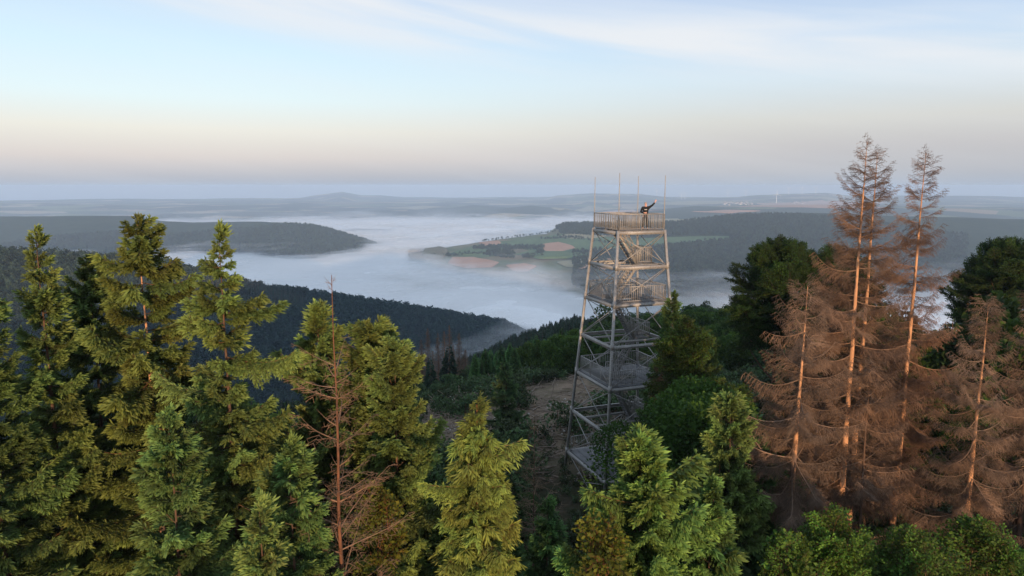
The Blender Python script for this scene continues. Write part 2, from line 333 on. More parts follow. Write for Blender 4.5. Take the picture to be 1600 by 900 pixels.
# ------------------------------------------------------------ crop fields on the plateau across the valley
def drape(poly, name, m, lift=2.0, nseg=10):
    # a field: its outline walked on the terrain, filled with a grid of small quads
    P = []
    for (px, py) in poly:
        dd = pdir(px, py); Ys = np.geomspace(1400, 14400, 3500); h = H(dd[0] * Ys, Ys) - dd[2] * Ys
        k = np.argmax(h > -1.0) if (h > -1).any() else int(np.argmax(h)); P.append((dd[0] * Ys[k], Ys[k]))
    P = np.array(P); n = len(P)
    Q = []
    for i in range(n):
        for t in np.linspace(0, 1, 6, endpoint=False): Q.append(P[i] * (1 - t) + P[(i + 1) % n] * t)
    Q = np.array(Q); c = Q.mean(0); Q = Q + fbm(Q[:, 0] / 60, Q[:, 1] / 60, 2, 9)[:, None] * 3
    rings = [c[None]] + [c + (Q - c) * s for s in np.linspace(.1, 1, nseg)]
    V = np.concatenate(rings); V3 = np.c_[V, H(V[:, 0], V[:, 1]) + lift]
    V3[-len(Q):, 2] -= lift * .6
    m_ = len(Q); tris = [(0, 1 + i, 1 + (i + 1) % m_) for i in range(m_)]; quads = []
    for r in range(nseg - 1):
        for i in range(m_):
            a = 1 + r * m_ + i; b = 1 + r * m_ + (i + 1) % m_; quads.append((a, a + m_, b + m_, b))
    me = mesh_from(name, V3, [np.array(quads), np.array(tris)], [m], smooth=True)
    return tag(link(name, me), kind='structure')
def field_mat(name, a, b):
    def f(nt, bs):
        n = noise(nt, .012, 5); n2 = noise(nt, .05, 3, stretch=(1, .15, 1)); c = mixc(nt, mrange(nt, n, .3, .7), a, b); c = mixc(nt, mrange(nt, n2, .4, .7, 0, .35), c, tuple(k * .7 for k in b)); nt.links.new(c, bs.inputs['Base Color'])
    return mat(name, .95, build=f, spec=.1)
MF = {'tan': field_mat('stubble_field', (.50, .29, .19), (.44, .25, .165)), 'green': field_mat('meadow', (.13, .19, .085), (.10, .15, .07)),
      'pale': field_mat('pale_crop', (.34, .30, .19), (.27, .25, .15)), 'dull': field_mat('grazed_field', (.15, .15, .09), (.20, .17, .11))}
for k_, poly in [
    ('green', [(700, 396), (760, 379), (870, 366), (980, 372), (1000, 386), (900, 392), (800, 398), (740, 404)]),
    ('green', [(935, 388), (1000, 372), (1078, 369), (1140, 369), (1140, 373), (1075, 380), (1000, 388), (940, 391)]),
    ('tan', [(836, 385), (852, 380), (872, 378), (893, 383), (901, 388), (880, 393), (853, 393)]),
    ('tan', [(748, 379), (780, 376), (784, 380), (768, 386), (750, 386)]),
    ('pale', [(868, 371), (890, 366), (925, 366), (960, 368), (930, 372), (890, 373)]),
    ('dull', [(778, 392), (810, 388), (828, 392), (800, 398), (782, 398)]),
    ('tan', [(706, 402), (740, 402), (780, 410), (770, 418), (730, 420), (700, 412)]),
    ('green', [(715, 392), (745, 386), (765, 391), (752, 398), (722, 399)]),
    ('tan', [(790, 415), (820, 412), (840, 416), (826, 424), (806, 426)]),
    ('pale', [(870, 410), (905, 406), (945, 410), (930, 418), (885, 418)]),
    ('pale', [(1000, 349), (1060, 347.5), (1120, 342), (1060, 341.5), (1005, 344)]),
    ('pale', [(860, 325), (920, 322), (975, 326), (920, 330), (875, 329)]),
    ('tan', [(1150, 323), (1230, 320), (1330, 321), (1390, 325), (1300, 326), (1220, 324)]),
    ('pale', [(1020, 317), (1090, 314), (1180, 316), (1120, 319), (1040, 320)]),
    ('tan', [(1180, 317.5), (1260, 315), (1390, 316), (1330, 320), (1230, 320)]),
    ('pale', [(880, 316), (960, 313), (1010, 315), (950, 318.5)]),
    ('tan', [(1080, 331), (1130, 329), (1190, 330), (1140, 334)]),
    ('dull', [(480, 318), (530, 316), (600, 317), (560, 321)]),
    ('pale', [(600, 325), (660, 322), (700, 324), (650, 328)]),
    ('tan', [(940, 331), (990, 328), (1040, 330), (990, 335)]),
    ('pale', [(1200, 311), (1290, 309), (1420, 311), (1300, 313)]),
    ('tan', [(930, 408), (980, 405), (985, 420), (940, 428), (900, 424)]),
    ('green', [(820, 399), (880, 396), (930, 399), (900, 405), (840, 406)]),
    ('dull', [(640, 372), (700, 392), (690, 410), (660, 400)])]:
    LIFT = globals().get('LIFT', 1.6) + .35; drape(poly, 'crop_field' if k_ != 'green' else 'meadow', MF[k_], LIFT)

# ------------------------------------------------------------ valley mist: layered sheets of real cloud deck, thin where the land rises into it
def mist_sheet(z0, dens, seed, lo, hi):
    aa = np.radians(np.linspace(-56, 56, 520)); r2 = np.geomspace(800, 15000, 380)
    A2, R2 = np.meshgrid(aa, r2); x = R2 * np.sin(A2); y = R2 * np.cos(A2)
    z = z0 + 8 + fbm(x / 420, y / 420, 4, seed) * 13 + fbm(x / 110, y / 110, 3, seed + 3) * 6
    depth = z - H(x, y)
    cov = np.clip(depth / 28, 0, 1) ** 1.1
    far = np.clip((R2 - 5200) / 1600, 0, 1); patch = np.clip((fbm(x / 2400, y / 900, 3, seed + 5) + .02) * 4, 0, 1)
    cov = cov * (1 - far * (1 - .55 * patch)) * np.clip((15000 - R2) / 3000, 0, 1) * np.clip((R2 - 820) / 120, 0, 1) * np.clip((np.radians(56) - np.abs(A2)) / .08, 0, 1)
    n = len(aa); i = np.arange(len(r2) - 1)[:, None] * n + np.arange(n - 1)[None]
    f = np.stack([i, i + n, i + n + 1, i + 1], -1).reshape(-1, 4)
    keep = (cov.ravel()[f].max(1) > .003)
    me = mesh_from('valley_mist', np.stack([x, y, z], -1).reshape(-1, 3), f[keep], smooth=True, tint=(cov * dens).ravel())
    m = bpy.data.materials.new('valley_mist'); m.use_nodes = True; nt = m.node_tree; nt.nodes.clear()
    o = nn(nt, 'ShaderNodeOutputMaterial'); df = nn(nt, 'ShaderNodeBsdfDiffuse'); df.inputs[0].default_value = (.98, .955, .92, 1)
    tl = nn(nt, 'ShaderNodeBsdfTranslucent'); tl.inputs[0].default_value = (.98, .955, .92, 1)
    m0 = nn(nt, 'ShaderNodeMixShader'); m0.inputs[0].default_value = .06; nt.links.new(df.outputs[0], m0.inputs[1]); nt.links.new(tl.outputs[0], m0.inputs[2])
    tr = nn(nt, 'ShaderNodeBsdfTransparent'); mx = nn(nt, 'ShaderNodeMixShader')
    a = nn(nt, 'ShaderNodeAttribute'); a.attribute_name = 'tint'
    n1 = noise(nt, 1 / 380, 7, rough=.6, stretch=(1, .7, 1)); w = mrange(nt, n1, lo, hi)
    ad = nn(nt, 'ShaderNodeMath'); ad.operation = 'MULTIPLY_ADD'; nt.links.new(a.outputs['Fac'], ad.inputs[0]); ad.inputs[1].default_value = 1.6; ad.inputs[2].default_value = -.6   # full cover closes the gaps
    ad.use_clamp = True
    mxx = nn(nt, 'ShaderNodeMath'); mxx.operation = 'MAXIMUM'; nt.links.new(w, mxx.inputs[0]); nt.links.new(ad.outputs[0], mxx.inputs[1])
    mu = nn(nt, 'ShaderNodeMath'); mu.operation = 'MULTIPLY'; nt.links.new(mxx.outputs[0], mu.inputs[0]); nt.links.new(a.outputs['Fac'], mu.inputs[1]); mu.use_clamp = True
    nt.links.new(mu.outputs[0], mx.inputs[0]); nt.links.new(tr.outputs[0], mx.inputs[1]); nt.links.new(m0.outputs[0], mx.inputs[2]); nt.links.new(mx.outputs[0], o.inputs[0])
    me.materials.append(m); ob = link('valley_mist', me); tag(ob, 'white morning mist filling the valley', kind='stuff')
for args in [(-276, 1.0, 20, .30, .55), (-268, .85, 21, .38, .62), (-260, .6, 22, .45, .66), (-250, .38, 23, .48, .70), (-238, .32, 24, .48, .68)]:
    mist_sheet(*args)

# ------------------------------------------------------------ haze: one closed box of even air
g = Geo(); g.box((-18500, -1500, -430), (18500, 18500, 9)); me = g.mesh('haze')
m = bpy.data.materials.new('haze'); m.use_nodes = True; nt = m.node_tree; nt.nodes.clear(); o_ = nn(nt, 'ShaderNodeOutputMaterial'); pv = nn(nt, 'ShaderNodeVolumePrincipled')
pv.inputs['Color'].default_value = (.60, .775, 1, 1); pv.inputs['Density'].default_value = 1.05e-4; pv.inputs['Anisotropy'].default_value = 0
nt.links.new(pv.outputs[0], o_.inputs['Volume']); me.materials.append(m)
HAZE = tag(link('haze', me), kind='stuff', label='pale morning haze over the hills')
print('haze done')

# ------------------------------------------------------------ observation tower
TC = np.array([8.31, 49.02]); TA = math.radians(69.6)
LV = [-3.10, -5.50, -8.08, -10.94, -13.88, -16.98, -20.36]
tw = empty('observation_tower', (TC[0], TC[1], LV[6] - 2.3), label='tall galvanised steel lattice lookout tower with railed platforms and zigzag stairs', cat='tower')
tw.rotation_euler.z = PI / 2 - TA                 # local x runs along the front face, local y to the back
OZ = LV[6] - 2.3
def Sz(z): return 3.69 + .149 * (LV[0] - (z + OZ))
lz = [z - OZ for z in LV]
CORN = {'N': (-1, -1), 'R': (1, -1), 'L': (-1, 1), 'F': (1, 1)}
def cpt(c, z, ins=0.0):
    s = Sz(z) / 2 - ins; return np.array([CORN[c][0] * s, CORN[c][1] * s, z])
def tp(name, g, parent=tw, m=None, **k):
    o = link(name, g.mesh(name, [m or M_steel]), parent); tag(o, **k); return o
gz = {c: -1.2 for c in CORN}
for c in CORN:
    g = Geo(); p = cpt(c, -1.5); q = cpt(c, lz[0] + .05); g.beam(p, q, .155, .155, up=(0, 1, 0))
    for z in lz[1:]: r_ = cpt(c, z); g.beam(r_ - (0, 0, .28), r_ + (0, 0, .22), .195, .195, up=(0, 1, 0))
    tp('leg', g)
SIDES = [('N', 'R'), ('N', 'L'), ('L', 'F'), ('R', 'F')]
for k, z in enumerate(lz):
    for a, b in SIDES:
        p = cpt(a, z - .12, -.012); q = cpt(b, z - .12, -.012); d_ = (q - p) / np.linalg.norm(q - p); g = Geo()
        n_ = np.cross(d_, (0, 0, 1)); n_ = n_ if n_ @ p > 0 else -n_
        g.beam(p + d_ * .10, q - d_ * .10, .05, .20); g.beam(p + d_ * .11 + (0, 0, .11) - n_ * .05, q - d_ * .11 + (0, 0, .11) - n_ * .05, .14, .02); g.beam(p + d_ * .11 - (0, 0, .11) - n_ * .05, q - d_ * .11 - (0, 0, .11) - n_ * .05, .14, .02)
        tp('beam', g)
for k in range(7):
    zt = lz[k] - .22; zb = (lz[k + 1] + .02) if k < 6 else -.15
    for a, b in SIDES:
        for s_, (u, w) in enumerate(((a, b), (b, a))):
            p = cpt(u, zt, .12 if s_ else .05); q = cpt(w, zb, .12 if s_ else .05); d_ = (q - p) / np.linalg.norm(q - p)
            g = Geo(); g.beam(p + d_ * .12, q - d_ * .12, .046, .046); tp('brace', g)
# railings: posts, rails and balusters
bal = Geo(); bal.beam((0, 0, 0), (0, 0, .98), .028, .028, up=(0, 1, 0)); BAL = bal.mesh('baluster', [M_steel]); nbal = [0]
def railing(p, q, parent=tw, dz=0.0, step=.148, single=True, kick=True):
    p = np.asarray(p, float); q = np.asarray(q, float); Ld = np.linalg.norm(q - p); d_ = (q - p) / Ld; up = np.array([0, 0, 1.])
    g = Geo(); g.beam(p + up * 1.10, q + up * 1.10, .05, .05); g.beam(p + up * .10, q + up * .10, .035, .035)
    npost = max(1, round(Ld / 1.9))
    for i in range(npost + 1): r_ = p + (q - p) * i / npost; g.beam(r_, r_ + up * 1.073, .05, .05, up=(0, 1, 0))
    o = tp('railing', g, parent); n = int(Ld / step); mass = Geo()
    for i in range(1, n):
        r_ = p + (q - p) * i / n + up * .118
        if single and nbal[0] < 285:
            link('baluster', BAL, o, loc=tuple(r_)); nbal[0] += 1
        else: mass.beam(r_, r_ + up * .965, .022, .022, up=(0, 1, 0))
    if mass.n: b_ = link('baluster_set', mass.mesh('baluster_set', [M_steel]), o); b_['kind'] = 'stuff'
    return o
def deck(x0, x1, y0, y1, z, holes=(), pw=.62):
    n = max(1, round((x1 - x0) / pw)); w = (x1 - x0) / n
    for i in range(n):
        a, b = x0 + i * w + .008, x0 + (i + 1) * w - .008; segs = [(y0, y1)]
        for hx0, hx1, hy0, hy1 in holes:
            if a < hx1 - .05 and b > hx0 + .05:
                segs = [s for (u, v) in segs for s in ((u, min(v, hy0)), (max(u, hy1), v)) if s[1] - s[0] > .05]
        for u, v in segs:
            g = Geo(); g.box((a, u, z - .045), (b, v, z)); g.box((a, u, z - .075), (a + .03, v, z - .046)); g.box((b - .03, u, z - .075), (b, v, z - .046)); tp('grating_panel', g, m=M_grate)
def flight(x0, z0, x1, z1, yc, wd=.72):
    fo = bpy.data.objects.new('stair_flight', None); COL.objects.link(fo)
    fo.parent = tw
    n = max(6, round(abs(z0 - z1) / .21)); sg = 1 if x1 > x0 else -1
    for s in (-1, 1):
        g = Geo(); g.beam((x0, yc + s * wd / 2, z0 - .06), (x1, yc + s * wd / 2, z1 + .02), .05, .20); tp('stringer', g, fo)
        g = Geo(); ya = yc + s * (wd / 2 + .03); g.beam((x0, ya, z0 + .95), (x1, ya, z1 + 1.0), .045, .045); g.beam((x0, ya, z0 + .5), (x1, ya, z1 + .55), .03, .03)
        for i in range(11):
            t = (i + .5) / 11; xx = x0 + (x1 - x0) * t; zz = z0 + (z1 - z0) * t; g.beam((xx, ya, zz), (xx, ya, zz + .98), .024, .024, up=(0, 1, 0))
        tp('handrail', g, fo)
    for i in range(1, n):
        t = i / n; xx = x0 + (x1 - x0) * t; zz = z0 + (z1 - z0) * t; g = Geo(); g.box((xx - .12, yc - wd / 2 + .03, zz - .03), (xx + .12, yc + wd / 2 - .03, zz)); tp('tread', g, fo, M_grate)
for k in (0, 2, 4, 6):
    z = lz[k] + .05; s = Sz(z) / 2 - .13
    hole = [(-1.45, .30, -.80, .10)] if k < 6 else []
    deck(-s, s, -s, s, z, hole)
    i_ = s + (.10 if k == 0 else -.10)
    for a, b, sgl in (((-i_, -i_), (i_, -i_), True), ((-i_, i_), (-i_, -i_), True), ((-i_, i_), (i_, i_), k in (0, 2)), ((i_, -i_), (i_, i_), k in (0, 2))):
        if k == 6 and a == (-i_, i_) and b == (-i_, -i_): continue
        if k == 6 and a == (-i_, -i_): continue
        railing((*a, z), (*b, z), single=sgl)
    if k < 6:      # guard rails round the stair opening
        railing((-1.5, .16, z), (.36, .16, z), single=k == 0); railing((-1.5, -.86, z), (.36, -.86, z), single=False)
        if k in (0, 2): railing((.40, -.84, z), (.40, .14, z), single=False)
for k in (1, 3, 5):
    z = lz[k] + .05; s = Sz(z) / 2
    for yy in (-1.0, .95):
        g = Geo(); g.beam((-s + .05, yy, z - .15), (s - .05, yy, z - .15), .07, .16); tp('joist', g)
    deck(.22, 1.42, -.94, .90, z, [(.22, 1.05, -.02, .90)], pw=.6)
    railing((.25, -.92, z), (1.42, -.92, z), single=k == 1); railing((1.42, -.92, z), (1.42, .88, z), single=k == 1); railing((.95, .88, z), (1.42, .88, z), single=False)
    railing((.25, -.02, z), (1.0, -.02, z), single=False)
for k in (0, 2, 4): flight(-1.35, lz[k] + .05, .25, lz[k + 1] + .05, -.42)
for k in (1, 3, 5): flight(1.05, lz[k] + .05, -.75, lz[k + 1] + .05, .45)
for c, hgt in (('N', 3.9), ('R', 3.75), ('L', 3.65), ('F', 3.75)):
    p = cpt(c, lz[0] + .05, .05); g = Geo(); g.tube([p, p + (0, 0, 2), p + (0, 0, hgt)], [.032, .028, .022], 6); tp('mast', g)
for c in CORN:
    p = cpt(c, -1.0); g = Geo(); g.box((p[0] - .45, p[1] - .45, -1.9), (p[0] + .45, p[1] + .45, .05)); tp('footing', g, m=mat('concrete', .9, (.28, .27, .25)))
print('tower done')

# ------------------------------------------------------------ person waving on the top platform
M_skin = mat('skin', .6, (.62, .34, .26)); M_black = mat('black_cloth', .85, (.012, .012, .014)); M_white = mat('white_print', .8, (.75, .75, .75)); M_hair = mat('grey_hair', .9, (.30, .27, .25)); M_shoe = mat('dark_shoe', .6, (.02, .018, .018))
def skin(name, V, E, Rd, m, parent=None, root=0, lv=1):
    me = bpy.data.meshes.new(name); me.from_pydata(V, E, []); me.materials.append(m)
    o = link(name, me, parent); a = o.modifiers.new('skin', 'SKIN'); a.use_smooth_shade = True
    for i, r_ in enumerate(Rd):
        s = me.skin_vertices[0].data[i]; s.radius = r_ if isinstance(r_, tuple) else (r_, r_); s.use_root = (i == root)
    b = o.modifiers.new('sub', 'SUBSURF'); b.levels = lv; b.render_levels = lv
    return o
_p = [(0, 0, .94), (0, 0, 1.10), (0, 0, 1.28), (0, 0, 1.45), (0, -.01, 1.54), (0, -.02, 1.62), (0, -.02, 1.72),       # 0-6 pelvis..head top
      (.10, 0, .90), (.13, -.02, .50), (.15, 0, .09), (.16, -.14, .05),                                               # 7-10 left leg (viewer's right)
      (-.10, 0, .90), (-.12, -.03, .50), (-.13, 0, .09), (-.14, -.14, .05),                                           # 11-14
      (.19, 0, 1.43), (.40, -.06, 1.56), (.58, -.12, 1.77), (.625, -.13, 1.84),                                       # 15-18 raised arm, hand
      (-.19, 0, 1.42), (-.30, -.05, 1.16), (-.10, -.24, 1.10), (-.03, -.28, 1.11)]                                    # 19-22 bent arm, hand
_e = [(0, 1), (1, 2), (2, 3), (3, 4), (4, 5), (5, 6), (0, 7), (7, 8), (8, 9), (9, 10), (0, 11), (11, 12), (12, 13), (13, 14), (3, 15), (15, 16), (16, 17), (17, 18), (3, 19), (19, 20), (20, 21), (21, 22)]
_r = [(.15, .11), (.14, .10), (.16, .11), (.13, .09), .055, (.08, .10), (.065, .08), .09, .06, .04, .035, .09, .06, .04, .035, .065, .05, .035, (.04, .02), .065, .05, .035, (.04, .025)]
for (b0, sgn, base, up_) in ((18, 1, Vector((.625, -.13, 1.84)), Vector((.25, -.05, 1))), (22, -1, Vector((-.03, -.28, 1.11)), Vector((1, -.25, .1)))):
    up_ = up_.normalized(); side = Vector((1, 0, -.25)).normalized() if b0 == 18 else Vector((.05, -.2, 1)).normalized()
    for k, (off, ln) in enumerate(((-.032, .075), (-.011, .088), (.011, .083), (.032, .066))):
        n0 = len(_p); k1 = base + side * off + up_ * .035; k2 = k1 + up_ * ln * .5 + side * off * .25; k3 = k2 + up_ * ln * .5 + Vector((0, -.012 if b0 == 18 else .02, -.0 if b0 == 18 else -.03))
        _p += [tuple(k1), tuple(k2), tuple(k3)]; _e += [(b0, n0), (n0, n0 + 1), (n0 + 1, n0 + 2)]; _r += [.011, .010, .008]
    n0 = len(_p); k1 = base - side * .045 + up_ * .0; k2 = k1 - side * .035 + up_ * .035; _p += [tuple(k1), tuple(k2)]; _e += [(b0, n0), (n0, n0 + 1)]; _r += [.013, .010]
pl = Vector((TC[0], TC[1], 0)) + Matrix.Rotation(PI / 2 - TA, 3, 'Z') @ Vector((.58, -1.30, 0))
person = skin('person', _p, _e, _r, M_skin, lv=2); person.location = (pl.x, pl.y, LV[0] + .055); person.rotation_euler.z = math.radians(-8); person.scale = (1.07, 1.07, 1.07)
tag(person, 'person in black jacket and trousers waving one raised arm on the tower top', 'person')
_j = _p[:4] + _p[15:18] + _p[19:22]; skin('jacket', [(0, 0, .88)] + _j[:3] + [(0, 0, 1.42), (0, 0, 1.51)] + _j[4:],
     [(0, 1), (1, 2), (2, 3), (3, 4), (4, 5), (4, 6), (6, 7), (7, 8), (4, 9), (9, 10), (10, 11)], [(.19, .14), (.18, .14), (.18, .135), (.20, .145), (.165, .12), .075, .095, .072, .055, .095, .075, .06], M_black, person, lv=2)
skin('trousers', [(0, 0, 1.0), (0, 0, .93), (.10, 0, .86), (.13, -.02, .50), (.15, 0, .12), (-.10, 0, .86), (-.12, -.03, .50), (-.13, 0, .12)], [(0, 1), (1, 2), (2, 3), (3, 4), (1, 5), (5, 6), (6, 7)], [(.16, .12), (.17, .13), .115, .08, .065, .115, .08, .065], M_black, person, lv=2)
for x in (.155, -.135): skin('shoe', [(x, .05, .05), (x, -.05, .055), (x, -.17, .04)], [(0, 1), (1, 2)], [.05, .052, .042], M_shoe, person, lv=1)
skin('hair', [(0, .035, 1.66), (0, .045, 1.73), (0, .0, 1.795)], [(0, 1), (1, 2)], [(.085, .065), (.085, .065), (.05, .04)], M_hair, person, lv=1)
g = Geo(); g.tube([(0, -.115, 1.665), (0, -.143, 1.650), (0, -.118, 1.640)], [.010, .017, .008], 6); link('nose', g.mesh('nose', [M_skin]), person)
for s_ in (-1, 1):
    g = Geo(); g.tube([(s_ * .082, -.02, 1.70), (s_ * .096, -.015, 1.675), (s_ * .082, -.02, 1.645)], [.008, .014, .008], 6); link('ear', g.mesh('ear', [M_skin]), person)
    g = Geo(); g.tube([(s_ * .032 - .008, -.118, 1.69), (s_ * .032 + .008, -.118, 1.69)], .007, 6); link('eye', g.mesh('eye', [M_black]), person)
g = Geo(); g.tube([(-.022, -.112, 1.615), (.022, -.112, 1.615)], .006, 5); link('mouth', g.mesh('mouth', [mat('lip', .6, (.35, .12, .10))]), person)
g = Geo()
for i, (a, b) in enumerate(((-.075, -.045), (-.035, -.01), (0, .025), (.035, .08))): g.box((a, -.158, 1.285), (b, -.150, 1.325))
link('jacket_print', g.mesh('jacket_print', [M_white]), person)

# ------------------------------------------------------------ branch builders (needled, leafy and bare), base at origin growing along +x
def unit(v): return v / (np.linalg.norm(v, axis=-1, keepdims=True) + 1e-9)
def rhombi(P, D, Ln, Wd, t0, t1, R, planes=2):
    """flat tapered sprays along D; returns verts, tris, tint"""
    n = len(P); V = []; T = []; C = []; base = 0; D_ = D
    r0 = unit(np.cross(D, unit(R.normal(size=(n, 3)))))
    r1 = np.cross(D, r0)
    for k in range(planes):
        a = k * PI / planes; s = r0 * math.cos(a) + r1 * math.sin(a)
        if planes > 2: D = unit(D_ + (r0 * math.cos(a * 2) + r1 * math.sin(a * 2)) * .30 * R.uniform(.5, 1.3, (n, 1)))
        v = np.stack([P, P + D * (Ln * .62)[:, None] + s * (Wd / 2)[:, None], P + D * Ln[:, None], P + D * (Ln * .5)[:, None] - s * (Wd / 2)[:, None]], 1).reshape(-1, 3)
        i = np.arange(n)[:, None] * 4 + base; T.append(np.concatenate([i + [[0, 1, 2]], i + [[0, 2, 3]]])); V.append(v)
        C.append(np.stack([t0, (t0 + t1) / 2, t1, (t0 + t1) / 2], 1).ravel()); base += 4 * n
    return np.concatenate(V), np.concatenate(T), np.concatenate(C)
def sticks(A, B, ra, rb):
    n = len(A); D = unit(B - A); s = unit(np.cross(D, np.array([.3, .2, 1.]))); u = np.cross(D, s)
    th = [0, 2 * PI / 3, 4 * PI / 3]
    V = np.stack([A + (s * math.cos(t) + u * math.sin(t)) * ra[:, None] for t in th] + [B + (s * math.cos(t) + u * math.sin(t)) * rb[:, None] for t in th], 1).reshape(-1, 3)
    i = np.arange(n)[:, None] * 6
    T = np.concatenate([i + [f] for f in ([0, 1, 4], [0, 4, 3], [1, 2, 5], [1, 5, 4], [2, 0, 3], [2, 3, 5])])
    return V, T, np.full(len(V), .5)
def branch(name, L_, seed, kind, droop=.12, upt=.16, dens=1.0, hang=.35, sec=.33, wood=M_bark, fol=M_needle, W_=.038, planes=3, sub=True):
    R = np.random.default_rng(seed); t = np.linspace(0, 1, 9)
    ph = R.uniform(0, 6); ax = np.stack([L_ * t, L_ * .05 * np.sin(ph + t * 4) * t, L_ * (-droop * np.sin(t * PI * .75) * 1.2 + upt * t ** 2.5)], 1)
    g = Geo(); g.tube(ax, (.006 + .0085 * L_) * (1 - t * .85), 5)
    wv = np.concatenate(g.v); wt = np.concatenate(g.q); wt = np.concatenate([wt[:, [0, 1, 2]], wt[:, [0, 2, 3]]])
    parts = [(wv, wt, np.full(len(wv), .5), np.zeros(len(wt), int))]
    def axp(u): return np.stack([np.interp(u, t, ax[:, k]) for k in range(3)], 1)
    gap = {'spruce': .060, 'dead': .075, 'leaf': .10}[kind] / dens
    n2 = int(L_ * .86 / gap); u = np.tile(np.linspace(.12, .99, n2), 2) + R.normal(0, .006, 2 * n2); sd = np.repeat([-1, 1], n2)
    u = np.clip(u, .08, 1); l2 = (L_ * sec * (1 - u) ** .75 * np.clip(u / .3, .35, 1) + .13) * R.uniform(.55, 1.2, 2 * n2)
    ang = np.radians(R.normal(58, 9, 2 * n2) - 22 * u); dz = R.normal(-.12, .16, 2 * n2) - hang * .35
    if kind == 'leaf': dz = R.normal(.15, .35, 2 * n2)
    D0 = unit(np.stack([np.cos(ang), sd * np.sin(ang), dz], 1)); P0 = axp(u)
    curve = np.array([0, 0, -1.]) * hang * .6
    def secp(s):                                      # position on secondaries, s in 0..1 per row
        return P0 + D0 * (l2 * s)[:, None] + curve * (l2 * s * s)[:, None]
    M1 = secp(np.full(2 * n2, .5)); M2 = secp(np.ones(2 * n2)); rs = .0035 + .004 * l2
    for A, B, ra, rb in ((P0, M1, rs, rs * .7), (M1, M2, rs * .7, rs * .35)):
        v, f, c = sticks(A, B, ra, rb); parts.append((v, f, c, np.zeros(len(f), int)))
    step = {'spruce': .064, 'dead': .085, 'leaf': .11}[kind] / math.sqrt(dens)
    PP = []; DD = []; LL = []; UU = []
    for k in range(40):
        s = (k + .6) * step / l2; ok = s < 1.0
        if not ok.any(): break
        for sg in (-1, 1):
            P = secp(np.clip(s, 0, 1))[ok]; d0 = D0[ok] + curve * (2 * s[ok])[:, None]; d0 = unit(d0)
            lat = unit(np.cross(d0, np.array([0, 0, 1.]))) * sg
            dd = unit(d0 * .8 + lat * R.uniform(.45, 1.1, len(P))[:, None] + np.stack([np.zeros(len(P)), np.zeros(len(P)), R.normal(-.1 - hang * .5, .28, len(P))], 1))
            PP.append(P); DD.append(dd); LL.append((.12 + .12 * (1 - s[ok]) * np.clip(l2[ok] * 2, .4, 1.4)) * R.uniform(.7, 1.25, len(P))); UU.append(u[ok] * .5 + s[ok] * .5)
    P = np.concatenate(PP); D = np.concatenate(DD); Ln = np.concatenate(LL); U = np.concatenate(UU)
    if kind == 'spruce':
        # shoots at the ends of the secondaries and at the leader of the branch
        P = np.concatenate([P, M2 - D0 * .03, axp(np.linspace(.3, 1, int(L_ / .05)))]); nx = int(L_ / .05)
        D = np.concatenate([D, unit(D0 + curve), unit(np.tile([[1., 0, .12]], (nx, 1)) + R.normal(0, .45, (nx, 3)))])
        Ln = np.concatenate([Ln, R.uniform(.15, .25, len(M2)), R.uniform(.13, .21, nx)]); U = np.concatenate([U, .6 + .4 * u, np.linspace(.3, 1, nx)])
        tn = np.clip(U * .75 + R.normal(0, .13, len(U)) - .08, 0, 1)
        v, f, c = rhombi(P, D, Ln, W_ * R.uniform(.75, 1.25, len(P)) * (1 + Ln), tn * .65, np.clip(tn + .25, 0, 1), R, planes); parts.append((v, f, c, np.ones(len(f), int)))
    elif kind == 'dead':
        B = P + D * (Ln * 1.25)[:, None] + np.array([0, 0, -1.]) * (Ln * hang * .5)[:, None]
        v, f, c = sticks(P, B, np.full(len(P), .0060), np.full(len(P), .0032)); parts.append((v, f, c, np.zeros(len(f), int)))
        if sub:
            for q in (.6,):
                Pm = P + (B - P) * q; Dm = unit(D + R.normal(0, .6, P.shape) + [0, 0, -.3]); v, f, c = sticks(Pm, Pm + Dm * (Ln * .55)[:, None], np.full(len(P), .0042), np.full(len(P), .0024)); parts.append((v, f, c, np.zeros(len(f), int)))
    else:
        v, f, c = sticks(P, P + D * Ln[:, None], np.full(len(P), .003), np.full(len(P), .002)); parts.append((v, f, c, np.zeros(len(f), int)))
        for q in (.3, .65, 1.0):
            n = len(P); Dl = unit(D + R.normal(0, .75, P.shape)); Pl = P + D * (Ln * q)[:, None]; tn = np.clip(R.normal(.45, .22, n) + .2 * (U - .5), 0, 1)
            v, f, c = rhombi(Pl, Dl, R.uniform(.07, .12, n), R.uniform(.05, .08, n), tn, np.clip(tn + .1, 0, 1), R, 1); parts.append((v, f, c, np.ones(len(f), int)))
    V, T, C, M = join_parts(parts)
    return mesh_from(name, V, T, [wood, fol], M, C)
BR = {}
def family(key, kind, lens, nvar, **k):
    BR[key] = [(l, [branch('branch', l, hash((len(key), i, v)) % 9999 + v, kind, **k) for v in range(nvar)]) for i, l in enumerate(lens)]
family('spruce', 'spruce', (.45, .95, 1.7, 2.7), 3)
family('drooping', 'spruce', (.45, 1.0, 1.8), 3, droop=.10, upt=.05, hang=.9, W_=.028, dens=1.05)
family('rising', 'spruce', (.5, 1.2, 2.4), 3, droop=-.05, upt=.25, hang=.35, W_=.042, sec=.36)
family('dead', 'dead', (.5, 1.1, 2.0, 3.0), 3, droop=.10, upt=.30, hang=.55, wood=M_twig, sec=.34, dens=.78)
family('deadopen', 'dead', (.4, .9, 1.6), 3, droop=.02, upt=.28, hang=.15, wood=M_twig, sec=.30, dens=.8, sub=True)
family('bare', 'dead', (.5, 1.1, 2.0), 3, droop=.02, upt=.12, hang=.1, wood=M_twig, sec=.42, dens=.32, sub=True)
family('leafy', 'leaf', (.8, 1.8, 3.2), 3, droop=-.02, upt=.02, hang=.2, sec=.42, fol=M_leaf, dens=.95)
